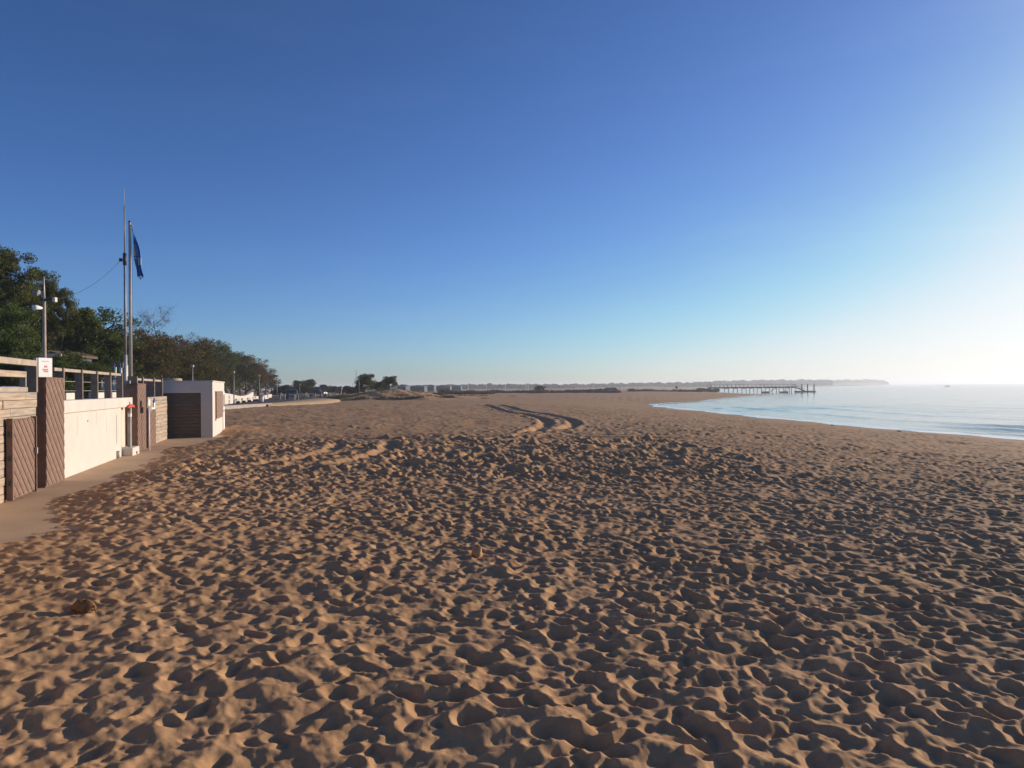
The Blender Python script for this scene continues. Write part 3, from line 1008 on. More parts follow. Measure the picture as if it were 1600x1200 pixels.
# ------------------------------------------------------------------ the kiosk
kc0, kc1 = 32.7, 37.95
kn = -3.36
kt = thing('beach_kiosk', W(34, -5, 0), 'flat roofed white beach kiosk with dark boarded front and brown shutter', 'kiosk')
c = kt.location
rn0, rn1 = kn - 2.05, kn - .46           # the boarded recess in the front
h = 2.36
MB(c).wbox(kc0 + .35, kc1, kn - 4.2, kn, -.2, h).build('wall', 'plaster', kt)
MB(c).wbox(kc0, kc0 + .348, rn1, kn, -.2, h).build('front_pier', 'plaster', kt)
MB(c).wbox(kc0, kc0 + .348, kn - 4.2, rn0, -.2, h).build('front_pier', 'plaster', kt)
MB(c).wbox(kc0, kc0 + .348, rn0, rn1, 1.90, h).build('lintel', 'plaster', kt)
MB(c).wbox(kc0 - .03, kc1 + .03, kn - 4.23, kn + .03, h + .002, h + .06).build('roof_slab', 'coping', kt, bevel=.01)
rg = random.Random(5)
for i in range(13):
    za, zb = i * 1.89 / 13, (i + 1) * 1.89 / 13
    MB(c).wbox(kc0 + .14 + rg.uniform(-.01, .01), kc0 + .30, rn0 + .005, rn1 - .005 + rg.uniform(-.02, 0), za + .004, zb - .004).build('plank', 'darkwood', kt, bevel=.002)
sa, sb = S(336, kn), S(345.6, kn)
sht = MB(c).wbox(sa, sb, kn + .004, kn + .04, .74, 1.96).build('shutter', 'brownwood', kt)
for i in range(9):
    z = .77 + i * .132
    MB(c).wbox(sa + .04, sb - .04, kn + .042, kn + .06, z, z + .1).build('shutter_board', 'brownwood', sht)
MB(c).wbox(sa - .06, sb + .06, kn + .005, kn + .05, .66, .735).build('sill', 'coping', kt)
dr = MB(c).wbox(37.1, 37.75, kn + .004, kn + .035, .0, 1.95).build('door', 'whitepaint', kt)
MB(c).wbox(37.2, 37.3, kn + .037, kn + .06, .95, 1.05).build('handle', 'metal', dr)
MB(c).wbox(37.2, 37.65, kn + .037, kn + .045, 1.2, 1.8).build('door_panel', 'brownwood', dr)
pl = P(270, 596, 34.5)
rp_ = thing('round_planter', (pl.x, pl.y, h + .06), 'round concrete planter standing on the kiosk roof', 'planter')
MB(rp_.location).tube([(pl.x, pl.y, h + .06), (pl.x, pl.y, h + .22)], [.40, .42], 24).build('bowl', 'concrete', rp_)
MB(rp_.location).tube([(pl.x, pl.y, h + .221), (pl.x, pl.y, h + .24)], [.34, .34], 24).build('soil', 'path', rp_)

# ------------------------------------------------------------------ flagpole, mast, floodlight pole, wire
fb = P(204.4, 605, 24.0)
fp = thing('flagpole', (fb.x, fb.y, 1.72), 'tall pale flagpole with a limp blue flag beside the thin mast', 'flagpole')
ft = P(204.4, 347, 24.0).z
MB(fp.location).tube([(fb.x, fb.y, 1.70), (fb.x, fb.y, ft)], [.058, .040], 12).build('pole', 'metal', fp)
MB(fp.location).tube([(fb.x, fb.y, ft), (fb.x, fb.y, ft + .04)], [.055, .03], 10).build('finial', 'darkmetal', fp)
MB(fp.location).tube([(fb.x + .07, fb.y, ft - .10), (fb.x + .07, fb.y, 2.6)], .006, 5).build('halyard', 'darkmetal', fp)
MB(fp.location).tube([(fb.x, fb.y, ft - .12), (fb.x + .10, fb.y, ft - .12)], .022, 8).build('pulley', 'red', fp)
MB(fp.location).abox(fb.x - .14, fb.x + .14, fb.y - .1, fb.y + .1, 1.70, 2.05).build('foot_plate', 'galv', fp, bevel=.01)

def limp_flag():
    """cloth gathered below its upper corner: long folds hanging down and slightly out"""
    V, F = [], []
    nu, nv = 26, 34
    Htot = 1.74
    for j in range(nv + 1):
        v = j / nv
        drop = -Htot * v
        spread = .055 + .20 * min(1, v * 1.7) * (1 - .35 * max(0, v - .55))
        cx = .07 + .05 * v + .24 * v ** .8
        for i in range(nu + 1):
            u = i / nu
            fold = math.sin(u * math.pi * 5 + 1.2 * v) * .055 * min(1, v * 2 + .15)
            x = cx + (u - .5) * spread + .02 * math.sin(9 * v + 4 * u)
            z = drop + .12 * (u - .3) * v - (.35 * u * (1 - v) * .25) + (.10 * math.sin(u * 7) if j == nv else 0)
            V.append((x, fold + .03 * math.sin(6 * v), z))
    for j in range(nv):
        for i in range(nu):
            k = j * (nu + 1) + i
            F.append((k, k + 1, k + nu + 2, k + nu + 1))
    me = np_mesh('flag', V, np.array(F), True)
    me.materials.append(MAT['blueflag'])
    me.materials.append(MAT['flagpale'])
    idx = np.zeros(len(F), np.int32)
    for q in range(len(F)):
        j, i = divmod(q, nu)
        u, v = i / nu, j / nv
        if (.32 < v < .54 and u < .50 - .5 * (v - .34)) or (.60 < v < .76 and .35 < u < .9) or (.56 < v < .59 and u < .5):
            idx[q] = 1
    me.polygons.foreach_set('material_index', idx)
    return me
fl = link('flag', limp_flag(), None, fp, (0, 0, ft - .16 - 1.72))
md = fl.modifiers.new('thickness', 'SOLIDIFY')
md.thickness = .006

mb_ = P(196.3, 605, 23.6)
ms = thing('antenna_mast', (mb_.x, mb_.y, 1.72), 'slim grey antenna mast with a whip on top left of the flagpole', 'mast')
zt = P(192.6, 398, 23.6).z
z2 = P(192.6, 322, 23.6).z
z3 = P(192.6, 292, 23.6).z
x_ = mb_.x
MB(ms.location).tube([(x_, mb_.y, 1.7), (x_, mb_.y, 3.2)], .055, 10).build('lower_tube', 'metal', ms)
MB(ms.location).tube([(x_, mb_.y, 3.2), (x_, mb_.y, zt)], [.042, .034], 10).build('upper_tube', 'galv', ms)
MB(ms.location).tube([(x_, mb_.y, zt - .35), (x_, mb_.y, zt + .05)], .058, 8).build('clamp', 'darkmetal', ms)
MB(ms.location).tube([(x_, mb_.y, zt), (x_, mb_.y, z2)], [.024, .018], 8).build('whip', 'galv', ms)
MB(ms.location).tube([(x_, mb_.y, z2), (x_, mb_.y, z3)], [.010, .005], 6).build('whip_tip', 'metal', ms)
MB(ms.location).abox(x_ - .17, x_ - .08, mb_.y - .04, mb_.y + .04, zt - .22, zt - .12).build('insulator', 'darkmetal', ms)
MB(ms.location).abox(x_ - .18, x_ + .22, mb_.y - .15, mb_.y - .10, 2.05, 2.35).build('junction_box', 'galv', ms)

lp = P(69.5, 560, 21.0)
fl_ = thing('floodlight_pole', (lp.x, lp.y, 1.72), 'pale pole with floodlights and a horn speaker before the big pine', 'lamp pole')
zt2 = P(67, 432, 21.0).z
L0 = fl_.location
MB(L0).tube([(lp.x, lp.y, 1.7), (lp.x, lp.y, P(67, 470, 21).z)], [.055, .045], 10).build('pole', 'railwood', fl_)
MB(L0).tube([(lp.x, lp.y, P(67, 470, 21).z), (lp.x, lp.y, zt2)], [.035, .012], 8).build('pole_tip', 'metal', fl_)
za = P(67, 468.5, 21).z
MB(L0).box((lp.x + .12, lp.y, za), (.22, 0, 0), (0, .03, 0), (0, 0, .035)).build('crossarm', 'darkmetal', fl_)
MB(L0).abox(lp.x + .27, lp.x + .36, lp.y - .06, lp.y + .06, za - .07, za + .07).build('lamp', 'flagpale', fl_, bevel=.01)
zb = P(67, 482, 21).z
MB(L0).tube([(lp.x - .02, lp.y - .02, zb), (lp.x - .12, lp.y - .16, zb + .02), (lp.x - .17, lp.y - .22, zb - .01)], [.03, .07, .09], 12).build('horn_speaker', 'whitepaint', fl_)
zc = P(58, 459, 21).z
MB(L0).tube([(lp.x, lp.y, zc - .18), (lp.x - .16, lp.y, zc - .02)], .016, 6).build('bracket', 'darkmetal', fl_)
MB(L0).tube([(lp.x - .34, lp.y, zc + .02), (lp.x - .27, lp.y - .02, zc + .05), (lp.x - .15, lp.y - .02, zc + .02)], [.03, .07, .09], 12).build('floodlight', 'galv', fl_)

p0 = Vector((x_ - .13, mb_.y, zt - .17))
p1 = Vector((lp.x + .2, lp.y, za))
pts = []
for i in range(25):
    t = i / 24
    q = p0.lerp(p1, t)
    q.z -= .28 * 4 * t * (1 - t)
    pts.append(q - p0)
wr = tag(MB().tube(pts, .006, 5).build('overhead_wire', 'darkmetal', None, p0), 'thin dark wire sagging from the mast to the floodlight pole', 'wire')

# ------------------------------------------------------------------ promenade beyond the kiosk
PZ = .45
def sheet_poly(name, rows, m, thick=None):
    V, F = [], []
    k = len(rows[0])
    for r in rows:
        V += [tuple(p) for p in r]
    for i in range(len(rows) - 1):
        for j in range(k - 1):
            F.append((i * k + j, i * k + j + 1, (i + 1) * k + j + 1, (i + 1) * k + j))
    me = np_mesh(name, V, np.array(F))
    return structure(link(name, me, m))

edge = [(-22.6, 53), (-25.2, 60.5), (-27.4, 67), (-27.3, 73), (-26.7, 79), (-29.4, 99), (-32.7, 121), (-35.7, 139), (-37.5, 150), (-41, 175)]
sheet_poly('promenade', [[(x - 34, y + 2, PZ), (x - 12, y, PZ), (x - .28, y, PZ)] for x, y in edge], 'asphalt')
rows = [[(x - .3, y, PZ + .002), (x - .3, y, PZ + .07), (x, y, PZ + .07), (x + .04, y, -.2)] for x, y in edge[:5]]
sheet_poly('kerb', rows, 'kerb')
# the sandy apron where the promenade bends away
outer = [(-26.68, 77.6), (-25.9, 85), (-25.2, 92), (-25.2, 99), (-26.2, 108), (-28.4, 116), (-32, 128), (-36.9, 149)]
inner = [(-27.2, 77.6), (-28.0, 88), (-29.3, 97), (-30.6, 106), (-32.0, 115), (-33.3, 124), (-35.0, 135), (-37.2, 149)]
ap = []
for (xo, yo), (xi, yi) in zip(outer, inner):
    ap.append([(xi - .5, yi, PZ + .03), (xi, yi, PZ + .06), ((xi + xo) / 2, (yi + yo) / 2, PZ + .05), (xo, yo, .36), (xo + .5, yo - .5, -.1)])
sheet_poly('sand_apron', ap, mat('apron', (.50, .34, .19), .9, .12, 1.2, .4, 8))
sheet_poly('inland_ground', [[(x - 180, y + 10, PZ - .004), (x - 60, y + 5, PZ - .004), (x - 30, y, PZ - .004)] for x, y in edge], mat('inland', (.07, .06, .04), .95, .3, .5))

# curved white wall with blocks, and the low wall after it
cw = thing('curved_wall', (-34, 88, PZ), 'white promenade wall with a swooping curved top behind the benches', 'wall')
pa, pb = Vector((-28.5, 66, 0)), Vector((-37.3, 102.5, 0))
d_ = (pb - pa).normalized()
nrm = Vector((d_.y, -d_.x, 0))
Lw = (pb - pa).length
def wall_top(u):
    x = u * Lw
    pts_ = ((0, 1.9), (9, 1.75), (15.5, 1.58), (22, 1.30), (27, 1.22), (31, 1.34), (34.5, 1.58), (36.2, 1.70), (Lw, 1.70))
    for (a, za), (b, zb) in zip(pts_[:-1], pts_[1:]):
        if a <= x <= b + 1e-6:
            t = (x - a) / (b - a)
            return za + (zb - za) * t
    return pts_[-1][1]
nblk = 16
for i in range(nblk):
    u0_, u1_ = i / nblk, (i + 1) / nblk
    g0 = .015 / Lw
    poly = [pa + d_ * (u0_ + g0) * Lw + Z * (PZ - .1)]
    poly.append(pa + d_ * (u1_ - g0) * Lw + Z * (PZ - .1))
    for q in range(6):
        u = u1_ - g0 - (u1_ - u0_ - 2 * g0) * q / 5
        poly.append(pa + d_ * u * Lw + Z * wall_top(u))
    MB(cw.location).prism(poly, nrm * -.3).build('wall_block', 'plaster', cw)
q0 = pa + d_ * (14.6) + nrm * .01 + Z * 1.22
MB(cw.location).box(q0, d_ * .45, nrm * .01, Z * .18).build('poster', mat('poster', (.30, .30, .42), .7, .3, 3), cw)
lw = thing('low_white_wall', (-39, 112, PZ), 'low white wall running on from the curved wall towards the parked car', 'wall')
MB(lw.location).hexa([Vector(p) for p in ((-37.5, 103, PZ - .1), (-42.5, 124, PZ - .1), (-42.8, 124, PZ - .1), (-37.8, 103, PZ - .1),
                                         (-37.5, 103, 1.02), (-42.5, 124, 1.12), (-42.8, 124, 1.12), (-37.8, 103, 1.02))]).build('face', 'plaster', lw)
MB(lw.location).hexa([Vector(p) for p in ((-41.9, 122, .62), (-43.3, 128, .62), (-44.2, 128, .62), (-42.45, 122, .62),
                                         (-41.9, 122, 1.2), (-43.3, 128, 1.22), (-44.2, 128, 1.22), (-42.45, 122, 1.2))]).build('end_block', 'coping', lw)

# benches
def bench(loc, rz, label):
    t = thing('bench', loc, label, 'bench', 'benches along the curved wall', rz)
    for y in (-.18, 0, .18):
        MB().abox(-.85, .85, y - .075, y + .075, .42, .47).build('seat_slat', 'darkwood', t)
    for z in (.62, .80):
        MB().abox(-.85, .85, -.34, -.29, z, z + .12).build('back_slat', 'darkwood', t)
    for x in (-.7, .7):
        MB().abox(x - .04, x + .04, -.26, .22, 0, .415).build('leg', 'darkmetal', t)
        MB().abox(x - .035, x + .035, -.285, -.25, .42, .93).build('back_post', 'darkmetal', t)
    return t
brz = math.atan2(d_.y, d_.x)
for (x, lab) in ((14.8, 'dark bench at the curved wall, nearest to the kiosk'), (19.8, 'dark bench by the curved wall just behind the nearest lamp post'),
                 (25.2, 'dark bench under the lowest dip of the curved wall'), (30.6, 'dark bench at the curved wall, second from its far end'),
                 (33.4, 'dark bench at the curved wall, farthest from the kiosk')):
    p = pa + d_ * x + nrm * .9
    bench((p.x, p.y, PZ), brz + math.pi, lab).scale = (.62, .62, .62)

# lamp posts
def lamp(px, Y, base, ytop, label):
    b = P(px, 620, Y)
    top = P(px, ytop, Y).z
    t = thing('street_lamp', (b.x, b.y, base), label, 'street lamp', 'street lamps on the promenade')
    H = top - base
    MB().tube([(0, 0, 0), (0, 0, .5)], .075, 10).build('base', 'darkmetal', t)
    MB().tube([(0, 0, .5), (0, 0, H - .2)], [.055, .045], 10).build('pole', 'galv', t)
    hd = MB().tube([(0, 0, H - .22), (0, 0, H - .16), (0, 0, H)], [.07, .13, .11], 10).build('lamp_head', 'metal', t)
    MB().tube([(0, 0, H - .02), (.35, .05, H + .06)], .02, 6).build('arm', 'galv', hd)
    return t
lamp(301, 56, PZ, 570, 'street lamp rising behind the white kiosk roof')
lamp(365.5, 74, PZ, 580, 'street lamp in front of the curved white wall')
lamp(405.3, 90, PZ, 586, 'street lamp beside the litter bin past the curved wall')
lamp(433.0, 104, PZ, 592, 'street lamp at the end of the trees by the car')
lamp(468.5, 140, PZ, 600, 'farthest street lamp, among the low posts near the dark trees')

# litter bin with a white bag by the lamp
bn = P(409, 622, 89)
lb_ = thing('litter_bin', (bn.x, bn.y, PZ), 'litter bin with a white bag beside the second promenade lamp', 'bin')
MB().tube([(0, 0, .02), (0, 0, .75)], [.2, .26], 12).build('bag', 'whitepaint', lb_)
MB().tube([(0, 0, .755), (0, 0, .86)], [.30, .30], 12).build('rim', 'galv', lb_)
MB().tube([(-.36, 0, 0), (-.36, 0, 1.15)], .05, 8).build('post', 'darkmetal', lb_)

# parked car seen from the front
def car(loc, rz, label):
    t = thing('parked_car', loc, label, 'car', None, rz)
    prof = [(-2.05, .35), (-2.1, .7), (-1.95, .95), (-1.05, 1.0), (-.45, 1.45), (1.0, 1.5), (1.75, 1.05), (2.05, 1.0), (2.1, .4)]
    b = MB()
    b.prism([Vector((-.85, y, z)) for y, z in prof], (1.7, 0, 0))
    b.build('body', 'carblue', t, bevel=.08)
    MB().box((0, -.78, 1.235), (.70, 0, 0), (0, .30, .225), (0, -.008, .012)).build('windscreen', 'glass', t)
    MB().box((0, 1.40, 1.285), (.68, 0, 0), (0, .36, -.215), (0, .008, .012)).build('rear_window', 'glass', t)
    for x in (-.856, .856):
        MB().prism([Vector((x, y, z)) for y, z in ((-.55, 1.03), (-.3, 1.36), (.95, 1.40), (1.35, 1.06))], (.008 if x > 0 else -.008, 0, 0)).build('side_window', 'glass', t)
        for y in (-1.3, 1.3):
            w = MB().tube([(x * .82, y, .32), (x * 1.0, y, .32)], .32, 16).build('wheel', 'rubber', t)
            MB().tube([(x * 1.0, y, .32), (x * 1.008, y, .32)], .19, 12).build('rim', 'metal', w)
        MB().abox(x * .85 - .13, x * .85 + .13, -2.12, -2.07, .66, .80).build('headlight', 'galv', t, bevel=.02)
    MB().abox(-.8, .8, -2.16, -2.07, .42, .56).build('bumper', 'darkmetal', t, bevel=.02)
    return t
cp = P(456, 614, 118)
car((cp.x, cp.y, PZ), R(12), 'dark blue car parked at the end of the tree row')
cp = P(497, 613, 165)
car((cp.x, cp.y, PZ), R(70), 'small grey-blue parked car far off behind the low posts')

# low posts and white rails on the far promenade
def rail_barrier(px0, px1, py, Y, label):
    a, b = P(px0, py, Y), P(px1, py, Y)
    t = thing('low_rail_barrier', ((a.x + b.x) / 2, a.y, PZ), label, 'barrier', 'low barriers on the far promenade')
    o = t.location
    for q in (a, b):
        MB(o).abox(q.x - .06, q.x + .06, q.y - .06, q.y + .06, PZ, q.z + .02).build('post', 'railwood', t)
    MB(o).abox(a.x + .062, b.x - .062, a.y - .05, a.y + .05, a.z - .15, a.z).build('rail', 'whitepaint', t)
rail_barrier(438, 445.5, 615.5, 112, 'white low rail between posts just left of the dark blue car')
rail_barrier(452, 460, 616, 108, 'white low rail directly in front of the dark blue car')
rail_barrier(460.8, 466, 616, 108.4, 'short white rail at the right of the dark blue car')
rail_barrier(466, 472, 614.5, 122, 'white rail under the farthest street lamp')
rail_barrier(480.5, 489.5, 614.5, 124, 'white rail midway between the car and the sandy apron')
rail_barrier(513.5, 523.5, 613.5, 138, 'white rail at the tip of the sandy apron')
def bollard(px, py, Y, label):
    q = P(px, py, Y)
    t = thing('wooden_bollard', (q.x, q.y, PZ), label, 'bollard', 'wooden bollards on the far promenade')
    MB().abox(-.11, .11, -.11, .11, 0, q.z - PZ - .08).build('post', 'railwood', t, bevel=.01)
    MB().abox(-.09, .09, -.09, .09, q.z - PZ - .078, q.z - PZ).build('top', 'railwood', t, bevel=.01)
for i, (px, nm) in enumerate(((447, 'bollard just left of the dark blue car'), (476, 'bollard in the gap between two white rails'),
                            (492.5, 'bollard just right of the middle white rail'), (502, 'bollard close to the small far car'), (509, 'bollard nearest to the tip of the sandy apron'))):
    bollard(px, 615 - i * .3, 118 + i * 5, 'wooden ' + nm)

# ------------------------------------------------------------------ trees
def leaf_quads(C, n_each, spread, size, rg, flat=1.0, aspect=.42):
    """clumps of leaf faces round the centres C"""
    n = len(C) * n_each
    c = np.repeat(C, n_each, 0)
    o = rg.normal(0, 1, (n, 3))
    o /= np.maximum(np.linalg.norm(o, axis=1)[:, None], 1e-6)
    o *= (rg.random(n) ** .45)[:, None]
    sp = np.repeat(spread * rg.uniform(.6, 1.3, len(C)), n_each)[:, None]
    p = c + o * sp * np.array([1, 1, flat])
    a = rg.normal(0, 1, (n, 3)); a /= np.linalg.norm(a, axis=1)[:, None]
    b = np.cross(a, rg.normal(0, 1, (n, 3))); b /= np.linalg.norm(b, axis=1)[:, None]
    s = size * rg.uniform(.6, 1.4, (n, 1))
    a *= s; b *= s * aspect
    V = np.stack([p - a - b * .2, p - b, p + a + b * .2, p + b], 1).reshape(-1, 3)
    return V, np.arange(n * 4).reshape(-1, 4)

def branches(rg, H, base_r, levels, spread, lean=0.1, first=.35, count=5):
    """returns tube list and tip points"""
    tubes, tips = [], []
    def grow(p, d, L, r, lev):
        pts, q, dd = [p], p.copy(), d.copy()
        k = 4
        for i in range(k):
            dd = dd + rg.normal(0, .13, 3) + np.array([0, 0, .05])
            dd /= np.linalg.norm(dd)
            q = q + dd * L / k
            pts.append(q.copy())
        tubes.append((pts, [r * (1 - .55 * i / k) for i in range(k + 1)]))
        if lev == levels:
            tips.append(q)
            tips.append(pts[2])
            return
        nb = count if lev == 0 else 3
        for j in range(nb):
            t = first + (1 - first) * (j + .5) / nb if lev == 0 else .45 + .5 * (j + .5) / nb
            bp = pts[0] + (pts[-1] - pts[0]) * t
            i0 = min(int(t * k), k - 1)
            bp = pts[i0] + (pts[i0 + 1] - pts[i0]) * (t * k - i0)
            ang = rg.uniform(0, 2 * math.pi)
            side = np.array([math.cos(ang), math.sin(ang), rg.uniform(-.1, .45)])
            nd = dd * .45 + side * spread
            nd /= np.linalg.norm(nd)
            grow(bp, nd, L * rg.uniform(.45, .68) * (1.15 - .4 * t if lev == 0 else 1), r * .45, lev + 1)
        tips.append(q)
    grow(np.zeros(3), np.array([rg.normal(0, lean), rg.normal(0, lean), 1.0]), H * .86, base_r, 0)
    return tubes, tips

TREE_MESH = {}
def tree_kind(key, H, W_, seed, leaf, bark='bark', n_clump=70, n_leaf=70, size=.16, clump=.8, flat=.75, base=.25, bare=False, shape='round'):
    rg = np.random.default_rng(seed)
    tubes, tips = branches(rg, H, (H * .022 + .05) * (.55 if bare else 1), 3 if bare else 2, .9 if shape != 'tall' else .6, first=base, count=6)
    tb = MB()
    if not bare:
        tubes = [t for i, t in enumerate(tubes) if i == 0 or (math.hypot(t[0][-1][0], t[0][-1][1]) < W_ * 1.1 and t[0][-1][2] < H * .93)]
        tips = list(tips) + [tubes[0][0][-1], tubes[0][0][-2]] * 2
    for k, (pts, rad) in enumerate(tubes):
        tb.tube([Vector(p) for p in pts], rad, 7 if k == 0 else 5)
    tr = tb.build('trunk', bark)
    tme = tr.data
    bpy.data.objects.remove(tr)
    if bare:
        m2 = MB()
        for p in tips:
            for _ in range(7):
                q = p + rg.normal(0, .42, 3) + np.array([0, 0, .15])
                q2 = q + rg.normal(0, .22, 3) + np.array([0, 0, .2])
                m2.tube([Vector(p), Vector((p + q) / 2 + rg.normal(0, .06, 3)), Vector(q), Vector(q2)], [.010, .007, .005, .002], 3)
        o = m2.build('twigs', bark)
        cme = o.data
        bpy.data.objects.remove(o)
        TREE_MESH[key] = (tme, cme, H, 'twigs')
        return
    C = [p for p in tips if (math.hypot(p[0], p[1]) < W_ * 1.15 and p[2] < H * .95)]
    while len(C) < n_clump:
        if shape == 'cone':
            z = rg.uniform(base, 1.0)
            r = W_ * (1.08 - z) * rg.uniform(.5, 1) ** .5
            a = rg.uniform(0, 2 * math.pi)
            C.append(np.array([r * math.cos(a), r * math.sin(a), z * H]))
        else:
            v = rg.normal(0, 1, 3); v /= np.linalg.norm(v)
            v *= rg.uniform(.55, 1.0)
            v[2] = abs(v[2]) * 1.0 if rg.random() < .75 else v[2] * .6
            zc = base + (1 - base) * .42
            lump = 1 + .28 * math.sin(3 * math.atan2(v[1], v[0]) + seed) + rg.normal(0, .1)
            C.append(np.array([v[0] * W_ * lump, v[1] * W_ * lump, H * (zc + v[2] * (1 - zc) * (1 + rg.normal(0, .05)))]))
    C = np.array(C)
    keep = C[:, 2] > base * H * .6
    V, F = leaf_quads(C[keep], n_leaf, clump, size, rg, flat)
    cme = np_mesh('crown', V, F)
    cme.materials.append(MAT[leaf])
    TREE_MESH[key] = (tme, cme, H, 'crown')

def plant(key, name, x, y, z, h, label, wid=1.0, rz=None, cat='tree', group=None):
    tme, cme, H, cn = TREE_MESH[key]
    k = h / H
    t = thing(name, (x, y, z), label, cat, group, random.uniform(0, 6.28) if rz is None else rz)
    t.scale = (k * wid, k * wid, k)
    link('trunk', tme, None, t)
    link(cn, cme, None, t)
    return t

tree_kind('pine_big', 11, 4.2, 21, 'pine', n_clump=150, n_leaf=300, size=.10, clump=.85, flat=.6, base=.22)
tree_kind('pine_light', 8, 3.2, 22, 'pine_light', n_clump=120, n_leaf=220, size=.095, clump=.75, flat=.8, base=.02)
tree_kind('pine_cone', 8, 3.0, 23, 'pine_light', n_clump=120, n_leaf=200, size=.095, clump=.62, flat=1.0, base=.04, shape='cone')
tree_kind('oak', 8, 3.6, 24, 'oak', n_clump=110, n_leaf=140, size=.11, clump=.8, base=.02)
tree_kind('oak_b', 8, 3.4, 25, 'oak', n_clump=100, n_leaf=140, size=.11, clump=.8, base=.02)
tree_kind('autumn', 8, 3.3, 26, 'autumn', n_clump=85, n_leaf=110, size=.10, clump=.7, base=.10)
tree_kind('yellow', 8, 2.6, 27, 'yellow', n_clump=60, n_leaf=80, size=.12, clump=.7, base=.2)
tree_kind('bare', 8, 3.0, 28, None, bark='bark2', bare=True)
tree_kind('far_pine', 7, 2.2, 29, 'pine', n_clump=95, n_leaf=110, size=.15, clump=.75, flat=.7, base=.25)
tree_kind('far_pine_b', 6, 2.4, 30, 'pine', n_clump=110, n_leaf=110, size=.15, clump=.8, flat=.8, base=.08)
tree_kind('far_oak', 6, 2.6, 31, 'farleaf', n_clump=90, n_leaf=60, size=.22, clump=.85, base=.0)

def at_tree(key, name, px, ytop, Y, label, z=None, **k):
    b = P(px, 600, Y)
    z = PZ if z is None else z
    plant(key, name, b.x, b.y, z, (P(px, ytop, Y).z - z) * 1.0, label, **k)
G1 = 'trees behind the promenade and terrace'
at_tree('pine_big', 'pine_tree', 6, 386, 44, 'tall dark pine with a broad crown at the left edge', z=1.72, group=G1, wid=.74, rz=1.2)
at_tree('pine_big', 'pine_tree', 80, 438, 47, 'pine with a leaning side crown behind the floodlight pole', z=1.72, group=G1, wid=.48, rz=4.0)
at_tree('pine_light', 'pine_tree', 12, 476, 36, 'bright green bushy pine low in front at the left edge', z=1.72, group=G1, wid=1.0, rz=.4)
at_tree('pine_light', 'pine_tree', -45, 470, 38, 'bright green pine cut by the left picture edge', z=1.72, group=G1, wid=1.0, rz=2.4)
at_tree('oak', 'round_tree', 68, 500, 52, 'dark rounded tree in the gap below the leaning pine', z=1.2, group=G1, wid=.9)
at_tree('oak_b', 'round_tree', 98, 492, 56, 'dark round tree between the pole and the conical pine', z=1.0, group=G1, wid=.7)
at_tree('pine_cone', 'pine_tree', 133, 486, 50, 'dense green pine with pointed tips left of the mast', z=1.0, group=G1, wid=1.35, rz=.8)
at_tree('pine_cone', 'pine_tree', 174, 520, 49, 'small low green pine right behind the board frame', z=1.0, group=G1, wid=1.1, rz=3)
at_tree('yellow', 'yellowing_tree', 166, 498, 66, 'tree with yellow autumn leaves showing behind the pointed pine', group=G1, wid=.8)
at_tree('autumn', 'autumn_tree', 196, 512, 64, 'brownish thin tree right behind the antenna mast', group=G1, wid=.8)
at_tree('autumn', 'autumn_tree', 228, 512, 62, 'sparse russet tree just right of the flagpole', group=G1, wid=.75, rz=2.0)
at_tree('bare', 'bare_tree', 258, 510, 70, 'leafless grey tree with fine twigs above the dark grove', group=G1, wid=.95)
at_tree('oak', 'round_tree', 212, 528, 58, 'dark low tree behind the flagpole foot', group=G1, wid=1.2, rz=1)
at_tree('oak_b', 'round_tree', 248, 522, 64, 'dark tree under the leafless one behind the kiosk', group=G1, wid=1.2, rz=2.5)
at_tree('autumn', 'autumn_tree', 287, 521, 80, 'russet topped tree right of the leafless tree', group=G1, wid=.95, rz=.7)
at_tree('oak', 'round_tree', 310, 528, 88, 'dark spreading tree behind the lamp over the kiosk roof', group=G1, wid=1.1, rz=3.9)
at_tree('pine_light', 'pine_tree', 338, 534, 110, 'deep green dome shaped tree in the middle of the grove', group=G1, wid=.8, rz=5.1)
at_tree('oak_b', 'round_tree', 335, 560, 104, 'low dark tree above the near end of the curved wall', group=G1, wid=.95, rz=4.4)
at_tree('oak', 'round_tree', 362, 548, 124, 'olive tree behind the first full lamp post', group=G1, wid=1.1, rz=5.6)
at_tree('autumn', 'autumn_tree', 385, 556, 128, 'olive and russet tree over the dip of the curved wall', group=G1, wid=1.1, rz=4.4)
at_tree('oak_b', 'round_tree', 402, 568, 140, 'greenish brown tree behind the second lamp post', group=G1, wid=1.15, rz=1.1)
at_tree('autumn', 'autumn_tree', 414, 580, 150, 'low russet tree at the right end of the grove', group=G1, wid=1.1, rz=3.0)
at_tree('oak', 'round_tree', 375, 578, 134, 'low dark shrub-like tree just above the curved wall', group=G1, wid=1.0, rz=2.2)
at_tree('oak_b', 'round_tree', 424, 592, 156, 'last low tree of the grove, next to the parked car', group=G1, wid=1.2, rz=.2)
at_tree('oak', 'round_tree', 280, 556, 70, 'dark low tree right above the kiosk roof', group=G1, wid=1.6, rz=.9)
at_tree('oak_b', 'round_tree', 305, 562, 82, 'dark undergrowth tree at the lamp behind the kiosk', group=G1, wid=1.6, rz=5)
G3 = 'bushes on the terrace'
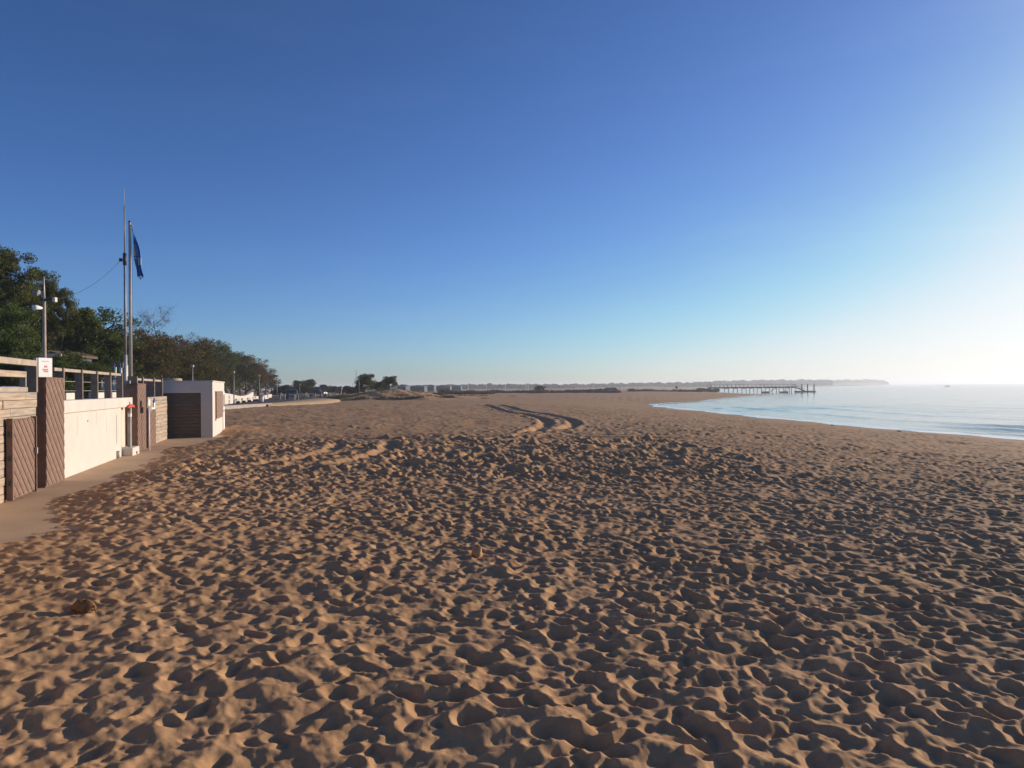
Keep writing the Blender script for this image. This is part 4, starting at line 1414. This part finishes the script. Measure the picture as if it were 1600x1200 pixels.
for (px, yt, Y, w, lab) in ((28, 556, 33, 1.5, 'leafy bush behind the guard rail at the left edge'), (96, 549, 35, 1.3, 'leafy bush hiding the small house, right of the notice'),
                            (60, 566, 33, 1.2, 'leafy bush behind the foot of the floodlight pole'), (128, 566, 35, 1.5, 'leafy bush behind the second and third fin'), (165, 572, 38, 1.5, 'leafy bush left of the brown board on posts'),
                            (-20, 556, 33, 1.5, 'leafy bush half outside the left picture edge'), (222, 584, 38, 1.2, 'leafy bush just right of the flagpole foot')):
    b = P(px, 600, Y)
    plant('oak' if px % 2 else 'pine_light', 'leafy_bush', b.x, b.y, 1.0, P(px, yt, Y).z - 1.0, lab, wid=w, cat='bush', group=G3)
G2 = 'trees beyond the car park'
for (k, px, yt, Y, w, lab) in (
    ('far_oak', 446, 601, 150, 1.2, 'dark tree rising over the roof of the dark blue car'),
    ('far_pine_b', 467, 594.5, 160, 1.0, 'rounded dark pine beside the umbrella pine beyond the car park'),
    ('far_pine', 484, 592, 165, 1.05, 'umbrella shaped pine beyond the car park'),
    ('far_oak', 475, 603, 158, 1.6, 'low dark trees under the umbrella pine'),
    ('far_oak', 506, 600.5, 190, 1.2, 'reddish brown tree in the middle of the low far trees'),
    ('far_oak', 494, 604, 185, 1.5, 'low tree between the umbrella pine and the reddish tree'),
    ('far_oak', 520, 603, 195, 1.5, 'low dark tree right of the reddish one'),
    ('far_oak', 530, 603.5, 198, 1.3, 'low tree left of the white signboard'),
    ('far_oak', 456, 604, 155, 1.5, 'low dark tree right behind the dark blue car'),
    ('far_oak', 436, 604, 158, 1.5, 'low tree filling the gap at the end of the grove'),
    ('far_oak', 541, 602.5, 140, 1.0, 'dark bushy tree at the left foot of the dune'),
    ('far_oak', 551, 604, 138, 1.1, 'low bush tree beneath the slender pole'),
    ('far_pine_b', 570, 584.5, 125, 1.0, 'dense upright pine standing on the dune'),
    ('far_oak', 562, 600, 124, .9, 'low tree left of the dense dune pine'),
    ('far_pine_b', 589, 596, 128, 1.3, 'low broad pine between the two taller dune pines'),
    ('far_pine', 609, 587, 130, 1.15, 'airy pine on the right part of the dune'),
    ('far_oak', 600, 601, 131, 1.2, 'low bushes under the airy dune pine')):
    b = P(px, 600, Y)
    at_tree(k, 'pine_tree' if 'pine' in k else 'round_tree', px, yt, Y, lab, z=max(PZ - .1, float(zbase(np.array([b.x]), np.array([b.y]))[0][0]) - .1), group=G2, wid=w)

# small house half hidden among the pines
hs_ = P(76, 545, 41)
ho_ = thing('small_house', (hs_.x, hs_.y, 1.72), 'small house with white eaves half hidden among the pines', 'house')
o = ho_.location
MB(o).abox(hs_.x - .7, hs_.x + .7, hs_.y, hs_.y + 3, 1.7, 4.0).build('wall', 'wallgrey', ho_)
MB(o).prism([Vector((hs_.x - .9, hs_.y - .3, 4.02)), Vector((hs_.x + .9, hs_.y - .3, 4.02)), Vector((hs_.x + .9, hs_.y - .3, 4.16)), Vector((hs_.x, hs_.y - .3, 4.42)), Vector((hs_.x - .9, hs_.y - .3, 4.16))], (0, 3.6, 0)).build('roof', 'tile', ho_)
MB(o).abox(hs_.x - .95, hs_.x + .95, hs_.y - .36, hs_.y - .305, 4.0, 4.2).build('fascia', 'whitepaint', ho_)
MB(o).abox(hs_.x - .5, hs_.x + .5, hs_.y - .02, hs_.y - .004, 2.6, 3.5).build('window', 'glass', ho_)

# ------------------------------------------------------------------ dune plants, poles, far buildings, harbour
def base_z(x, y):
    return float(zbase(np.array([float(x)]), np.array([float(y)]))[0][0])

def blades(n, xy, hgt, wid, seed, lean=.35):
    rg = np.random.default_rng(seed)
    X, Y = xy[:, 0], xy[:, 1]
    z = zbase(X, Y)[0]
    m = len(X)
    a = rg.uniform(0, 2 * math.pi, m)
    h = hgt * rg.uniform(.5, 1.3, m)
    dx, dy = np.cos(a), np.sin(a)
    l = rg.normal(0, lean, (m, 2)) * h[:, None]
    b0 = np.stack([X - dx * wid, Y - dy * wid, z - .03], -1)
    b1 = np.stack([X + dx * wid, Y + dy * wid, z - .03], -1)
    t = np.stack([X + l[:, 0], Y + l[:, 1], z + h], -1)
    V = np.stack([b0, b1, t], 1).reshape(-1, 3)
    return V, np.arange(3 * m).reshape(-1, 3)

def tuft_field(name, label, cat, spots, m, hgt, wid, seed):
    rg = np.random.default_rng(seed)
    xy = []
    for (x, y, sx, sy, n) in spots:
        k = max(3, n // 60)
        cx, cy = rg.normal(x, sx, k), rg.normal(y, sy, k)
        i = rg.integers(0, k, n)
        xy.append(np.stack([cx[i] + rg.normal(0, .45, n), cy[i] + rg.normal(0, .45, n)], -1))
    V, F = blades(0, np.concatenate(xy), hgt, wid, seed)
    return stuff(tag(link(name, np_mesh(name, V, F), m), label, cat))

tuft_field('dune_grass', 'grey green tufts of grass growing over the dune', 'dune grass',
           [(-29, 116, 1.8, 1.5, 1500), (-26, 112, 1.2, 1.0, 350), (-22, 121, 4, 2, 700), (-14, 124, 4, 3, 500), (-12, 138, 4, 4, 600), (-8, 150, 4, 4, 300)], 'dunegrass', .30, .035, 41)
tuft_field('dune_scrub', 'dark patches of scrub on the eroded dune slope', 'scrub',
           [(-24, 113.5, .5, .3, 160), (-21, 114, .5, .3, 160), (-18.5, 115, .7, .4, 220), (-16, 116.5, .7, .5, 260), (-12, 130, 1.6, 1.0, 300)], 'scrub', .34, .06, 42)

def scrub_band(name, label, px0, px1, Y, n, hgt, seed, dY=14, m='scrub', rows=1.0):
    rg = np.random.default_rng(seed)
    pxs = rg.uniform(px0, px1, n)
    Ys = Y + rg.uniform(0, dY, n)
    C = []
    for p, y in zip(pxs, Ys):
        q = P(p, 606, y)
        hh = hgt * (.55 + .45 * math.sin(p * .11 + seed) * math.sin(p * .037 + 1)) * rg.uniform(.5, 1.1)
        z0 = max(base_z(q.x, y), -.3)
        C.append((q.x, y, z0 + max(.15, hh * .55)))
    V, F = leaf_quads(np.array(C), 34, hgt * .62, .28, rg, .62)
    return stuff(tag(link(name, np_mesh(name, V, F), m), label, 'scrub'))
scrub_band('scrub_thicket', 'dark scrub thicket across the back of the beach, left of the tracks', 688, 768, 205, 230, 1.55, 51)
scrub_band('scrub_thicket', 'low brown scrub behind the pale dune above the wheel tracks', 768, 832, 232, 120, 1.15, 52)
scrub_band('scrub_thicket', 'long dark scrub band in the middle behind the sand', 828, 968, 222, 330, 1.35, 53)
scrub_band('scrub_thicket', 'low dark scrub running towards the pier', 985, 1098, 268, 260, 1.15, 54)
scrub_band('scrub_thicket', 'dark bushes at the landward foot of the pier', 1090, 1122, 306, 130, 1.7, 55, dY=8)
scrub_band('scrub_thicket', 'bushes under the grey hangars right of the dune', 645, 700, 190, 90, .8, 56)
at_tree('far_oak', 'round_tree', 843, 602.3, 240, 'low rounded shrub tree standing above the long scrub band', z=.3, wid=1.8)
for (px, yt, Y, lab) in ((1057, 603.0, 275, 'tiny umbrella shaped tree above the scrub left of the pier'),):
    at_tree('far_pine', 'pine_tree', px, yt, Y, lab, z=.3, wid=.9)

def pole(name, px, yt, Y, r, label, cat, m='galv', base=None, extra=None):
    b = P(px, 600, Y)
    z0 = base_z(b.x, b.y) - .05 if base is None else base
    H = P(px, yt, Y).z - z0
    t = thing(name, (b.x, b.y, z0), label, cat)
    MB().tube([(0, 0, 0), (0, 0, H)], [r, r * .55], 8).build('shaft', m, t)
    if extra == 'box':
        MB().abox(-.11, .11, -.06, .06, H - .7, H - .05).build('panel', 'whitepaint', t)
    if extra == 'arm':
        MB().tube([(0, 0, H - .05), (.9, 0, H + .05)], r * .5, 6).build('arm', m, t)
    if extra == 'cross':
        MB().abox(-.6, .6, -.05, .05, H - .55, H - .45).build('crossbar', m, t)
    return t
pole('radio_mast', 556.6, 578, 150, .09, 'tall thin mast just left of the dense dune pine', 'mast')
pole('pole', 561, 588.5, 122, .06, 'grey pole right in front of the dense dune pine', 'pole', extra='arm')
pole('pole', 554, 595.5, 140, .05, 'short grey pole left of the tall thin mast', 'pole')
pole('pole', 551, 598, 140, .05, 'shortest grey pole left of the tall thin mast', 'pole')
pole('white_signboard', 533.6, 603, 130, .05, 'upright white signboard before the dark bush at the dune', 'sign', 'whitepaint', extra='box')
pole('utility_pole', 968.5, 604.0, 262, .12, 'dark pole between the two beach huts', 'pole', 'darkmetal')
pole('utility_pole', 979.5, 607, 262, .10, 'short dark pole beside the blue hut', 'pole', 'darkmetal')
pole('marker_post', 610.5, 608.5, 121, .05, 'white marker post on top of the dune slope', 'post', 'whitepaint')

def shed(px0, px1, yeave, yridge, Y, m_wall, m_roof, label, depth=12, nwin=3):
    a, b = P(px0, 606, Y), P(px1, 606, Y)
    ze, zr = P((px0 + px1) / 2, yeave, Y).z, P((px0 + px1) / 2, yridge, Y).z
    t = thing('harbour_shed', ((a.x + b.x) / 2, Y, 0), label, 'building', 'low buildings by the harbour')
    o = t.location
    MB(o).abox(a.x, b.x, Y, Y + depth, -.3, ze).build('wall', m_wall, t)
    w = b.x - a.x
    MB(o).prism([Vector((a.x - .3, Y - .3, ze + .02)), Vector((b.x + .3, Y - .3, ze + .02)), Vector(((a.x + b.x) / 2, Y - .3, zr))], (0, depth + .6, 0)).build('roof', m_roof, t)
    for i in range(nwin):
        x = a.x + w * (i + .5) / nwin
        MB(o).abox(x - w * .08, x + w * .08, Y - .05, Y - .01, ze * .35, ze * .75).build('window' if i else 'door', 'glass', t)
    MB(o).abox(a.x - .3, b.x + .3, Y - .36, Y - .31, ze - .12, ze + .015).build('gutter', 'metal', t)
shed(621, 634, 603.2, 600.5, 300, 'wallgrey', 'roofblue', 'pale blue gabled shed just right of the airy dune pine')
shed(641, 663, 603.4, 601.6, 330, 'wallgrey', 'roofblue', 'long grey harbour shed right of the gabled shed', nwin=5)
shed(664, 678, 602.8, 601.2, 380, 'roofblue', 'roofblue', 'blue harbour hall between the white masts', nwin=4)
shed(680, 703, 603.4, 601.8, 400, 'roofblue', 'wallgrey', 'broad blue hall in the row behind the scrub', nwin=6)
shed(705, 720, 602.6, 601.4, 430, 'wallgrey', 'tile', 'pinkish grey hall at the right end of the harbour row', nwin=4)
def hut(px0, px1, ye, yr, Y, mw, mr, label):
    a, b = P(px0, 606, Y), P(px1, 606, Y)
    z0 = .25
    ze, zr = P(px0, ye, Y).z, P(px0, yr, Y).z
    t = thing('beach_hut', ((a.x + b.x) / 2, Y, z0), label, 'hut')
    o = t.location
    MB(o).abox(a.x, b.x, Y, Y + 4, z0 - .3, ze).build('wall', mw, t)
    MB(o).prism([Vector((a.x - .4, Y - .5, ze + .01)), Vector((b.x + .4, Y - .5, ze + .01)), Vector((b.x - .6, Y - .5, zr)), Vector((a.x + .9, Y - .5, zr))], (0, 5, 0)).build('roof', mr, t)
    MB(o).abox((a.x + b.x) / 2 - .5, (a.x + b.x) / 2 + .5, Y - .04, Y - .01, z0 + .1, ze - .2).build('door', 'whitepaint', t)
    MB(o).abox(b.x - 1.4, b.x - .5, Y - .04, Y - .01, z0 + .5, ze - .25).build('window', 'wallgrey', t)
hut(945, 964, 609.0, 605.6, 264, 'wallgrey', 'roofblue', 'dark roofed beach hut at the right end of the long scrub band')
hut(983.5, 992, 609.5, 607.0, 262, 'roofblue', 'roofblue', 'small blue hut at the left end of the pier scrub')

# sailing boats lying in the harbour: mostly their masts show
def sailboat(px, ytop, Y, label):
    b = P(px, 606, Y)
    H = P(px, ytop, Y).z - SEA
    t = thing('moored_sailboat', (b.x, Y, SEA), label, 'sailboat', 'sailing boats in the harbour')
    hull = [(-.5, -3.2, .1), (.5, -3.2, .1), (.9, -1, .1), (.8, 1.5, .1), (0, 3.8, .15), (-.8, 1.5, .1), (-.9, -1, .1)]
    lo = [(x * .5, y * .8, -.7) for x, y, z in hull]
    hi = [(x * 1.1, y, .75) for x, y, z in hull]
    n = len(hull)
    MB().add([Vector(p) for p in lo + hi], [tuple(reversed(range(n))), tuple(range(n, 2 * n))] + [(i, (i + 1) % n, (i + 1) % n + n, i + n) for i in range(n)]).build('hull', 'whitepaint', t)
    MB().abox(-.55, .55, -1.5, 1.2, .755, 1.15).build('cabin', 'whitepaint', t, bevel=.08)
    MB().tube([(0, .6, .7), (0, .6, H)], [.16, .10], 6).build('mast', 'whitepaint', t)
    MB().tube([(0, .6, 1.7), (0, -2.6, 1.75)], .07, 6).build('boom', 'metal', t)
for px, yt, lab in ((663.5, 598.0, 'white boat mast between the two grey halls, leftmost of the masts'), (669, 599.5, 'shorter mast just right of the leftmost mast'),
                    (681, 600, 'white mast before the left end of the broad blue hall'), (731.5, 595.5, 'tall boat mast above the dark scrub thicket'),
                    (760, 599.5, 'thick white mast left of the wheel tracks'), (789.5, 599.0, 'mast right above the start of the wheel tracks'),
                    (822, 597.5, 'left one of the close pair of masts'), (825.5, 595, 'right and taller one of the close pair of masts'), (926.5, 601.5, 'lone white mast left of the dark roofed hut')):
    sailboat(px, yt, 480, lab)

# ------------------------------------------------------------------ headland and far woods
def far_wood():
    rg = np.random.default_rng(61)
    C, hs2_ = [], []
    def band(px0, px1, Y0, Y1, n, top, keep=1):
        for _ in range(n):
            p = rg.uniform(px0, px1)
            f = (p - px0) / (px1 - px0)
            y = Y0 + (Y1 - Y0) * f
            y *= rg.uniform(1.0, 1.06)
            q = P(p, 603, y)
            zt = P(p, float(np.interp(p, top[0], top[1])) + 1.0 * math.sin(p * .31) * math.sin(p * .117) + rg.uniform(-.5, 1.8), y).z
            C.append((q.x, y, zt))
    T = ([540, 640, 700, 760, 830, 900, 940, 1000, 1060, 1090, 1130, 1200, 1260, 1300, 1340, 1365, 1379, 1386],
         [605, 602.5, 601.5, 600.6, 600.6, 600.9, 599.8, 598.6, 598.0, 597.6, 595.6, 594.2, 594.0, 594.2, 593.8, 593.8, 594.6, 598.5])
    band(530, 900, 700, 900, 900, T)
    band(880, 1110, 950, 1150, 700, T)
    band(1090, 1300, 1250, 1650, 800, T)
    band(1250, 1386, 1700, 2660, 700, T)
    C = np.array(C)
    V, F = [], []
    rgd = rg
    # ragged crowns: each a cloud of faces from the top down to the ground
    n_each = 26
    n = len(C) * n_each
    c = np.repeat(C, n_each, 0)
    sc = np.clip(c[:, 1] / 900, .7, 3)[:, None]
    hh = np.maximum(c[:, 2] - .3, 1.0)
    t = rgd.random(n) ** .8
    rad = (2.4 * sc[:, 0]) * np.sqrt(np.clip(1 - (1 - 2 * np.clip(t * 1.1, 0, 1)) ** 2, .05, 1))
    a = rgd.uniform(0, 2 * math.pi, n)
    pos = np.stack([c[:, 0] + rad * np.cos(a) * rgd.random(n) ** .5, c[:, 1] + rad * np.sin(a), c[:, 2] - t * hh], -1)
    A = rgd.normal(0, 1, (n, 3)); A /= np.linalg.norm(A, axis=1)[:, None]
    B = np.cross(A, rgd.normal(0, 1, (n, 3))); B /= np.linalg.norm(B, axis=1)[:, None]
    s = sc * rgd.uniform(.7, 1.5, (n, 1))
    A *= s; B *= s * .8
    V = np.stack([pos - A, pos - B, pos + A, pos + B], 1).reshape(-1, 3)
    return np_mesh('far_wood', V, np.arange(4 * n).reshape(-1, 4))
stuff(tag(link('far_wood', far_wood(), 'farleaf'), 'hazy wooded shore and headland along the horizon', 'woodland'))
# land under the woods, ending in a low cliff
def headland():
    pts = [(530, 700, .6), (700, 780, .8), (900, 920, 1.0), (1000, 1030, 1.4), (1100, 1200, 2.0), (1200, 1480, 3.5), (1300, 1950, 5.5), (1360, 2450, 8.0), (1378, 2600, 9.0), (1387, 2680, 6.5)]
    V, F = [], []
    for p, y, h in pts:
        q = P(p, 603, y)
        V += [(q.x, y * .995, -3.2), (q.x, y, h * .75), (q.x, y * 1.04, h), (q.x - 30, y * 1.5, h)]
    for i in range(len(pts) - 1):
        for j in range(3):
            F.append((4 * i + j, 4 * i + 4 + j, 4 * i + 5 + j, 4 * i + 1 + j))
    k = 4 * (len(pts) - 1)
    V += [(V[k][0] + 16, V[k][1] + 30, -3.2), (V[k + 3][0] + 20, V[k + 3][1] + 10, -3.2)]
    F.append((k, k + 4, k + 2, k + 1))
    F.append((k + 4, k + 5, k + 3, k + 2))
    return np_mesh('headland', V, np.array(F))
structure(link('headland', headland(), mat('headland', (.16, .14, .10), .95, .3, .05)))
def distant_coast():
    V, F = [], []
    n = 40
    for i in range(n + 1):
        p = 1395 + (1800 - 1395) * i / n
        q = P(p, 598, 8200)
        h = 14 + 7 * math.sin(i * .4) + 5 * math.sin(i * 1.1) + 9 * i / n
        V += [(q.x, 8200, -4), (q.x, 8200, h - 4), (q.x + 40, 8600, h * .8)]
    for i in range(n):
        for j in range(2):
            F.append((3 * i + j, 3 * i + 3 + j, 3 * i + 4 + j, 3 * i + 1 + j))
    return np_mesh('distant_coast', V, np.array(F))
structure(link('distant_coast', distant_coast(), mat('distant_coast', (.14, .14, .12), .95, .2, .01)))

# ------------------------------------------------------------------ the pier
def pier():
    a, b = P(1108, 604, 316), P(1240, 604, 326)
    zd = 1.25
    a.z = b.z = zd
    t = thing('timber_pier', (a.x, a.y, SEA), 'long timber pier on paired piles reaching out over the water', 'pier')
    o = t.location
    d = (b - a); d.z = 0
    L = d.length
    d.normalize()
    nn = Vector((-d.y, d.x, 0))
    MB(o).box((a + b) / 2 - Z * .14, d * (L / 2), nn * 1.6, Z * .14).build('deck', 'pierwood', t)
    for sgn in (-1, 1):
        MB(o).box((a + b) / 2 + nn * sgn * 1.3 - Z * .44, d * (L / 2), nn * .12, Z * .155).build('girder', 'pierwood', t)
        MB(o).box((a + b) / 2 + nn * sgn * 1.5 + Z * 1.0, d * (L / 2), nn * .05, Z * .06).build('handrail', 'pierwood', t)
        k = int(L / 2)
        for i in range(k + 1):
            q = a + d * (L * i / k) + nn * sgn * 1.5
            MB(o).box(q + Z * .47, d * .05, nn * .05, Z * .465).build('rail_post', 'pierwood', t)
    for px in (1119, 1134.5, 1148, 1161.5, 1173.5, 1185.5, 1198, 1209, 1220, 1230, 1240):
        f = (px - 1108) / (1240 - 1108)
        q = a + d * (L * f)
        for sgn in (-1, 1):
            s_ = q + nn * sgn * 1.35 + d * sgn * -.22
            MB(o).tube([(s_.x, s_.y, -4.2), (s_.x, s_.y, zd - .6)], .15, 8).build('pile', 'pierwood', t)
        MB(o).box(q - Z * .72, d * .10, nn * 1.7, Z * .09).build('cross_beam', 'pierwood', t)
    for px in (1210, 1232):
        f = (px - 1108) / (1240 - 1108)
        q = a + d * (L * f)
        MB(o).tube([q + nn * 1.35 + Z * -2.4 - d * 1.6, q + nn * 1.35 - Z * .7 + d * 1.6], .12, 6).build('brace', 'pierwood', t)
    # sloping gangway down to the floating stage
    e0 = b + Z * -.1
    e1 = b + d * 5.4
    e1.z = SEA + .75
    md_ = (e0 + e1) / 2
    gd = (e1 - e0)
    gl = gd.length
    gd.normalize()
    gu = gd.cross(nn).normalized()
    MB(o).box(md_, gd * (gl / 2), nn * .8, gu * .08).build('gangway', 'pierwood', t)
    for sgn in (-1, 1):
        MB(o).box(md_ + nn * sgn * .75 + Z * .95, gd * (gl / 2), nn * .05, gu * .05).build('gangway_rail', 'pierwood', t)
        for i in range(5):
            q = e0.lerp(e1, i / 4) + nn * sgn * .75
            MB(o).box(q + Z * .48, gd * .05, nn * .05, Z * .4).build('rail_post', 'pierwood', t)
    return t, b, d, nn
pr, pe, pd_, pn_ = pier()
fs = thing('floating_stage', pe + pd_ * 6 + Vector((0, 0, SEA - pe.z)), 'floating landing stage at the seaward end of the pier', 'pontoon')
o = fs.location
MB(o).box(pe + pd_ * 6 + Z * (SEA + .32 - pe.z), pd_ * 4.6, pn_ * 1.5, Z * .28).build('hull', 'pierwood', fs)
MB(o).box(pe + pd_ * 6 + Z * (SEA + .64 - pe.z), pd_ * 4.7, pn_ * 1.6, Z * .038).build('deck', 'pierwood', fs)
for i, (px, lab) in enumerate(((1250, 'guide pile nearest the pier end'), (1259, 'middle one of the three tall guide piles'), (1269, 'outermost tall guide pile at the floating stage'))):
    q = P(px, 604, 326 + .8 * i)
    zt = P(px, 600.5, 326).z
    t = thing('guide_pile', (q.x, q.y - 2, SEA), lab, 'pile', 'guide piles of the floating stage')
    MB(t.location).tube([(q.x, q.y - 2, -4), (q.x, q.y - 2, zt)], .26, 10).build('shaft', 'pierwood', t)
    MB(t.location).tube([(q.x, q.y - 2, zt), (q.x, q.y - 2, zt + .25)], [.27, .05], 10).build('cap', 'darkmetal', t)

def small_boat(x, y, z, L, rz, mh, label, cabin=True):
    t = thing('small_boat', (x, y, z), label, 'boat', None, rz)
    st = [(-.5, .0), (-.42, .9), (0, 1.0), (.3, .8), (.5, .05)]
    up, lo = [], []
    for f, w in st:
        up.append((f * L, w * L * .17, .12 * L * (1 + .5 * max(f, 0))))
        lo.append((f * L * .85, w * L * .09, -.06 * L))
    full_u = up + [(x_, -y_, z_) for x_, y_, z_ in reversed(up)]
    full_l = lo + [(x_, -y_, z_) for x_, y_, z_ in reversed(lo)]
    n = len(full_u)
    MB().add([Vector(p) for p in full_l + full_u], [tuple(range(n)), tuple(reversed(range(n, 2 * n)))] + [(i, i + n, (i + 1) % n + n, (i + 1) % n) for i in range(n)]).build('hull', mh, t)
    if cabin:
        MB().abox(-.12 * L, .12 * L, -.1 * L, .1 * L, .125 * L, .30 * L).build('cabin', 'darkmetal', t, bevel=.05)
    return t
q = P(1480, 604.5, 760)
small_boat(q.x, q.y, SEA + .1, 6.0, .1, 'darkmetal', 'small dark boat out on the open water at the right', False)
q = P(1196, 611, 312)
small_boat(q.x, q.y, SEA + .1, 4.5, .3, 'red', 'small red boat moored beneath the middle of the pier', False)
q = P(1225, 612, 314)
small_boat(q.x, q.y, SEA + .1, 4.0, -.1, 'pierwood', 'small brown boat lying under the outer half of the pier', False)

# ------------------------------------------------------------------ small things on the sand
def lump(name, px, py, Y, size, m, seed, label, cat, sq=(1, .8, .7), strands=0):
    b = P(px, py, Y)
    z = ground_z(b.x, b.y)
    rg = np.random.default_rng(seed)
    t = thing(name, (b.x, b.y, z), label, cat)
    n, k = 10, 14
    V, F = [], []
    for i in range(n + 1):
        th = math.pi * i / n
        for j in range(k):
            ph = 2 * math.pi * j / k
            r = size * (1 + .16 * math.sin(3 * ph + seed) * math.sin(th * 2) + .10 * rg.normal())
            V.append((r * math.sin(th) * math.cos(ph) * sq[0], r * math.sin(th) * math.sin(ph) * sq[1], r * math.cos(th) * sq[2] + size * sq[2] * .55))
    for i in range(n):
        for j in range(k):
            F.append((i * k + j, (i + 1) * k + j, (i + 1) * k + (j + 1) % k, i * k + (j + 1) % k))
    link('body', np_mesh(name, V, np.array(F), True), m, t)
    for i in range(strands):
        a = rg.uniform(-1.2, 1.2)
        p = Vector((math.cos(a) * size * sq[0] * .8, math.sin(a) * size * .7, size * rg.uniform(.2, .9)))
        MB().tube([p, p + Vector((.03, -.02, .03)), p + Vector((.06 + rg.uniform(0, .04), -.05 + rg.uniform(-.03, .03), rg.uniform(-.04, .06)))], [.008, .006, .003], 4).build('strand', 'dunegrass', t)
    return t
lump('seaweed_clump', 131, 950, 6.4, .085, 'seaweed', 71, 'brown dried clump of seaweed lying on the sand at lower left', 'seaweed', (1.25, .8, .75), 2)
lump('sand_clod', 745, 868, 8.6, .08, 'sand', 72, 'pale rounded clod standing out of the churned sand', 'clod', (.8, .8, 1.1))
lump('seaweed_clump', 887, 1090, 4.5, .030, 'seaweed', 73, 'small dark scrap of seaweed in a footprint near the camera', 'seaweed', (1.5, .8, .5), 0)
for i, (px, py, Y, lab) in enumerate(((1300, 669.5, 59, 'dark scrap of wrack near the waterline below the pier'), (1405, 675.5, 50, 'dark scrap of wrack halfway along the wet sand'),
                                      (1433, 672.5, 53, 'dark scrap of wrack right at the foam line'))):
    lump('wrack_scrap', px, py, Y, .09, 'rock', 80 + i, lab, 'wrack', (1.6, .9, .5))

# ------------------------------------------------------------------ the sea air
hz = MB((0, 0, 0)).abox(-9600, 9600, -9600, 9600, -5.2, 22).build('haze', None)
hm = bpy.data.materials.new('haze')
hm.use_nodes = True
hn = hm.node_tree
hn.nodes.clear()
ho = hn.nodes.new('ShaderNodeOutputMaterial')
pv = hn.nodes.new('ShaderNodeVolumePrincipled')
pv.inputs['Color'].default_value = (.84, .92, 1.0, 1)
pv.inputs['Density'].default_value = 0.00042
pv.inputs['Anisotropy'].default_value = 0.35
hn.links.new(pv.outputs[0], ho.inputs['Volume'])
hz.data.materials.append(hm)
stuff(tag(hz, 'thin pale morning haze over the beach and sea', 'haze'))
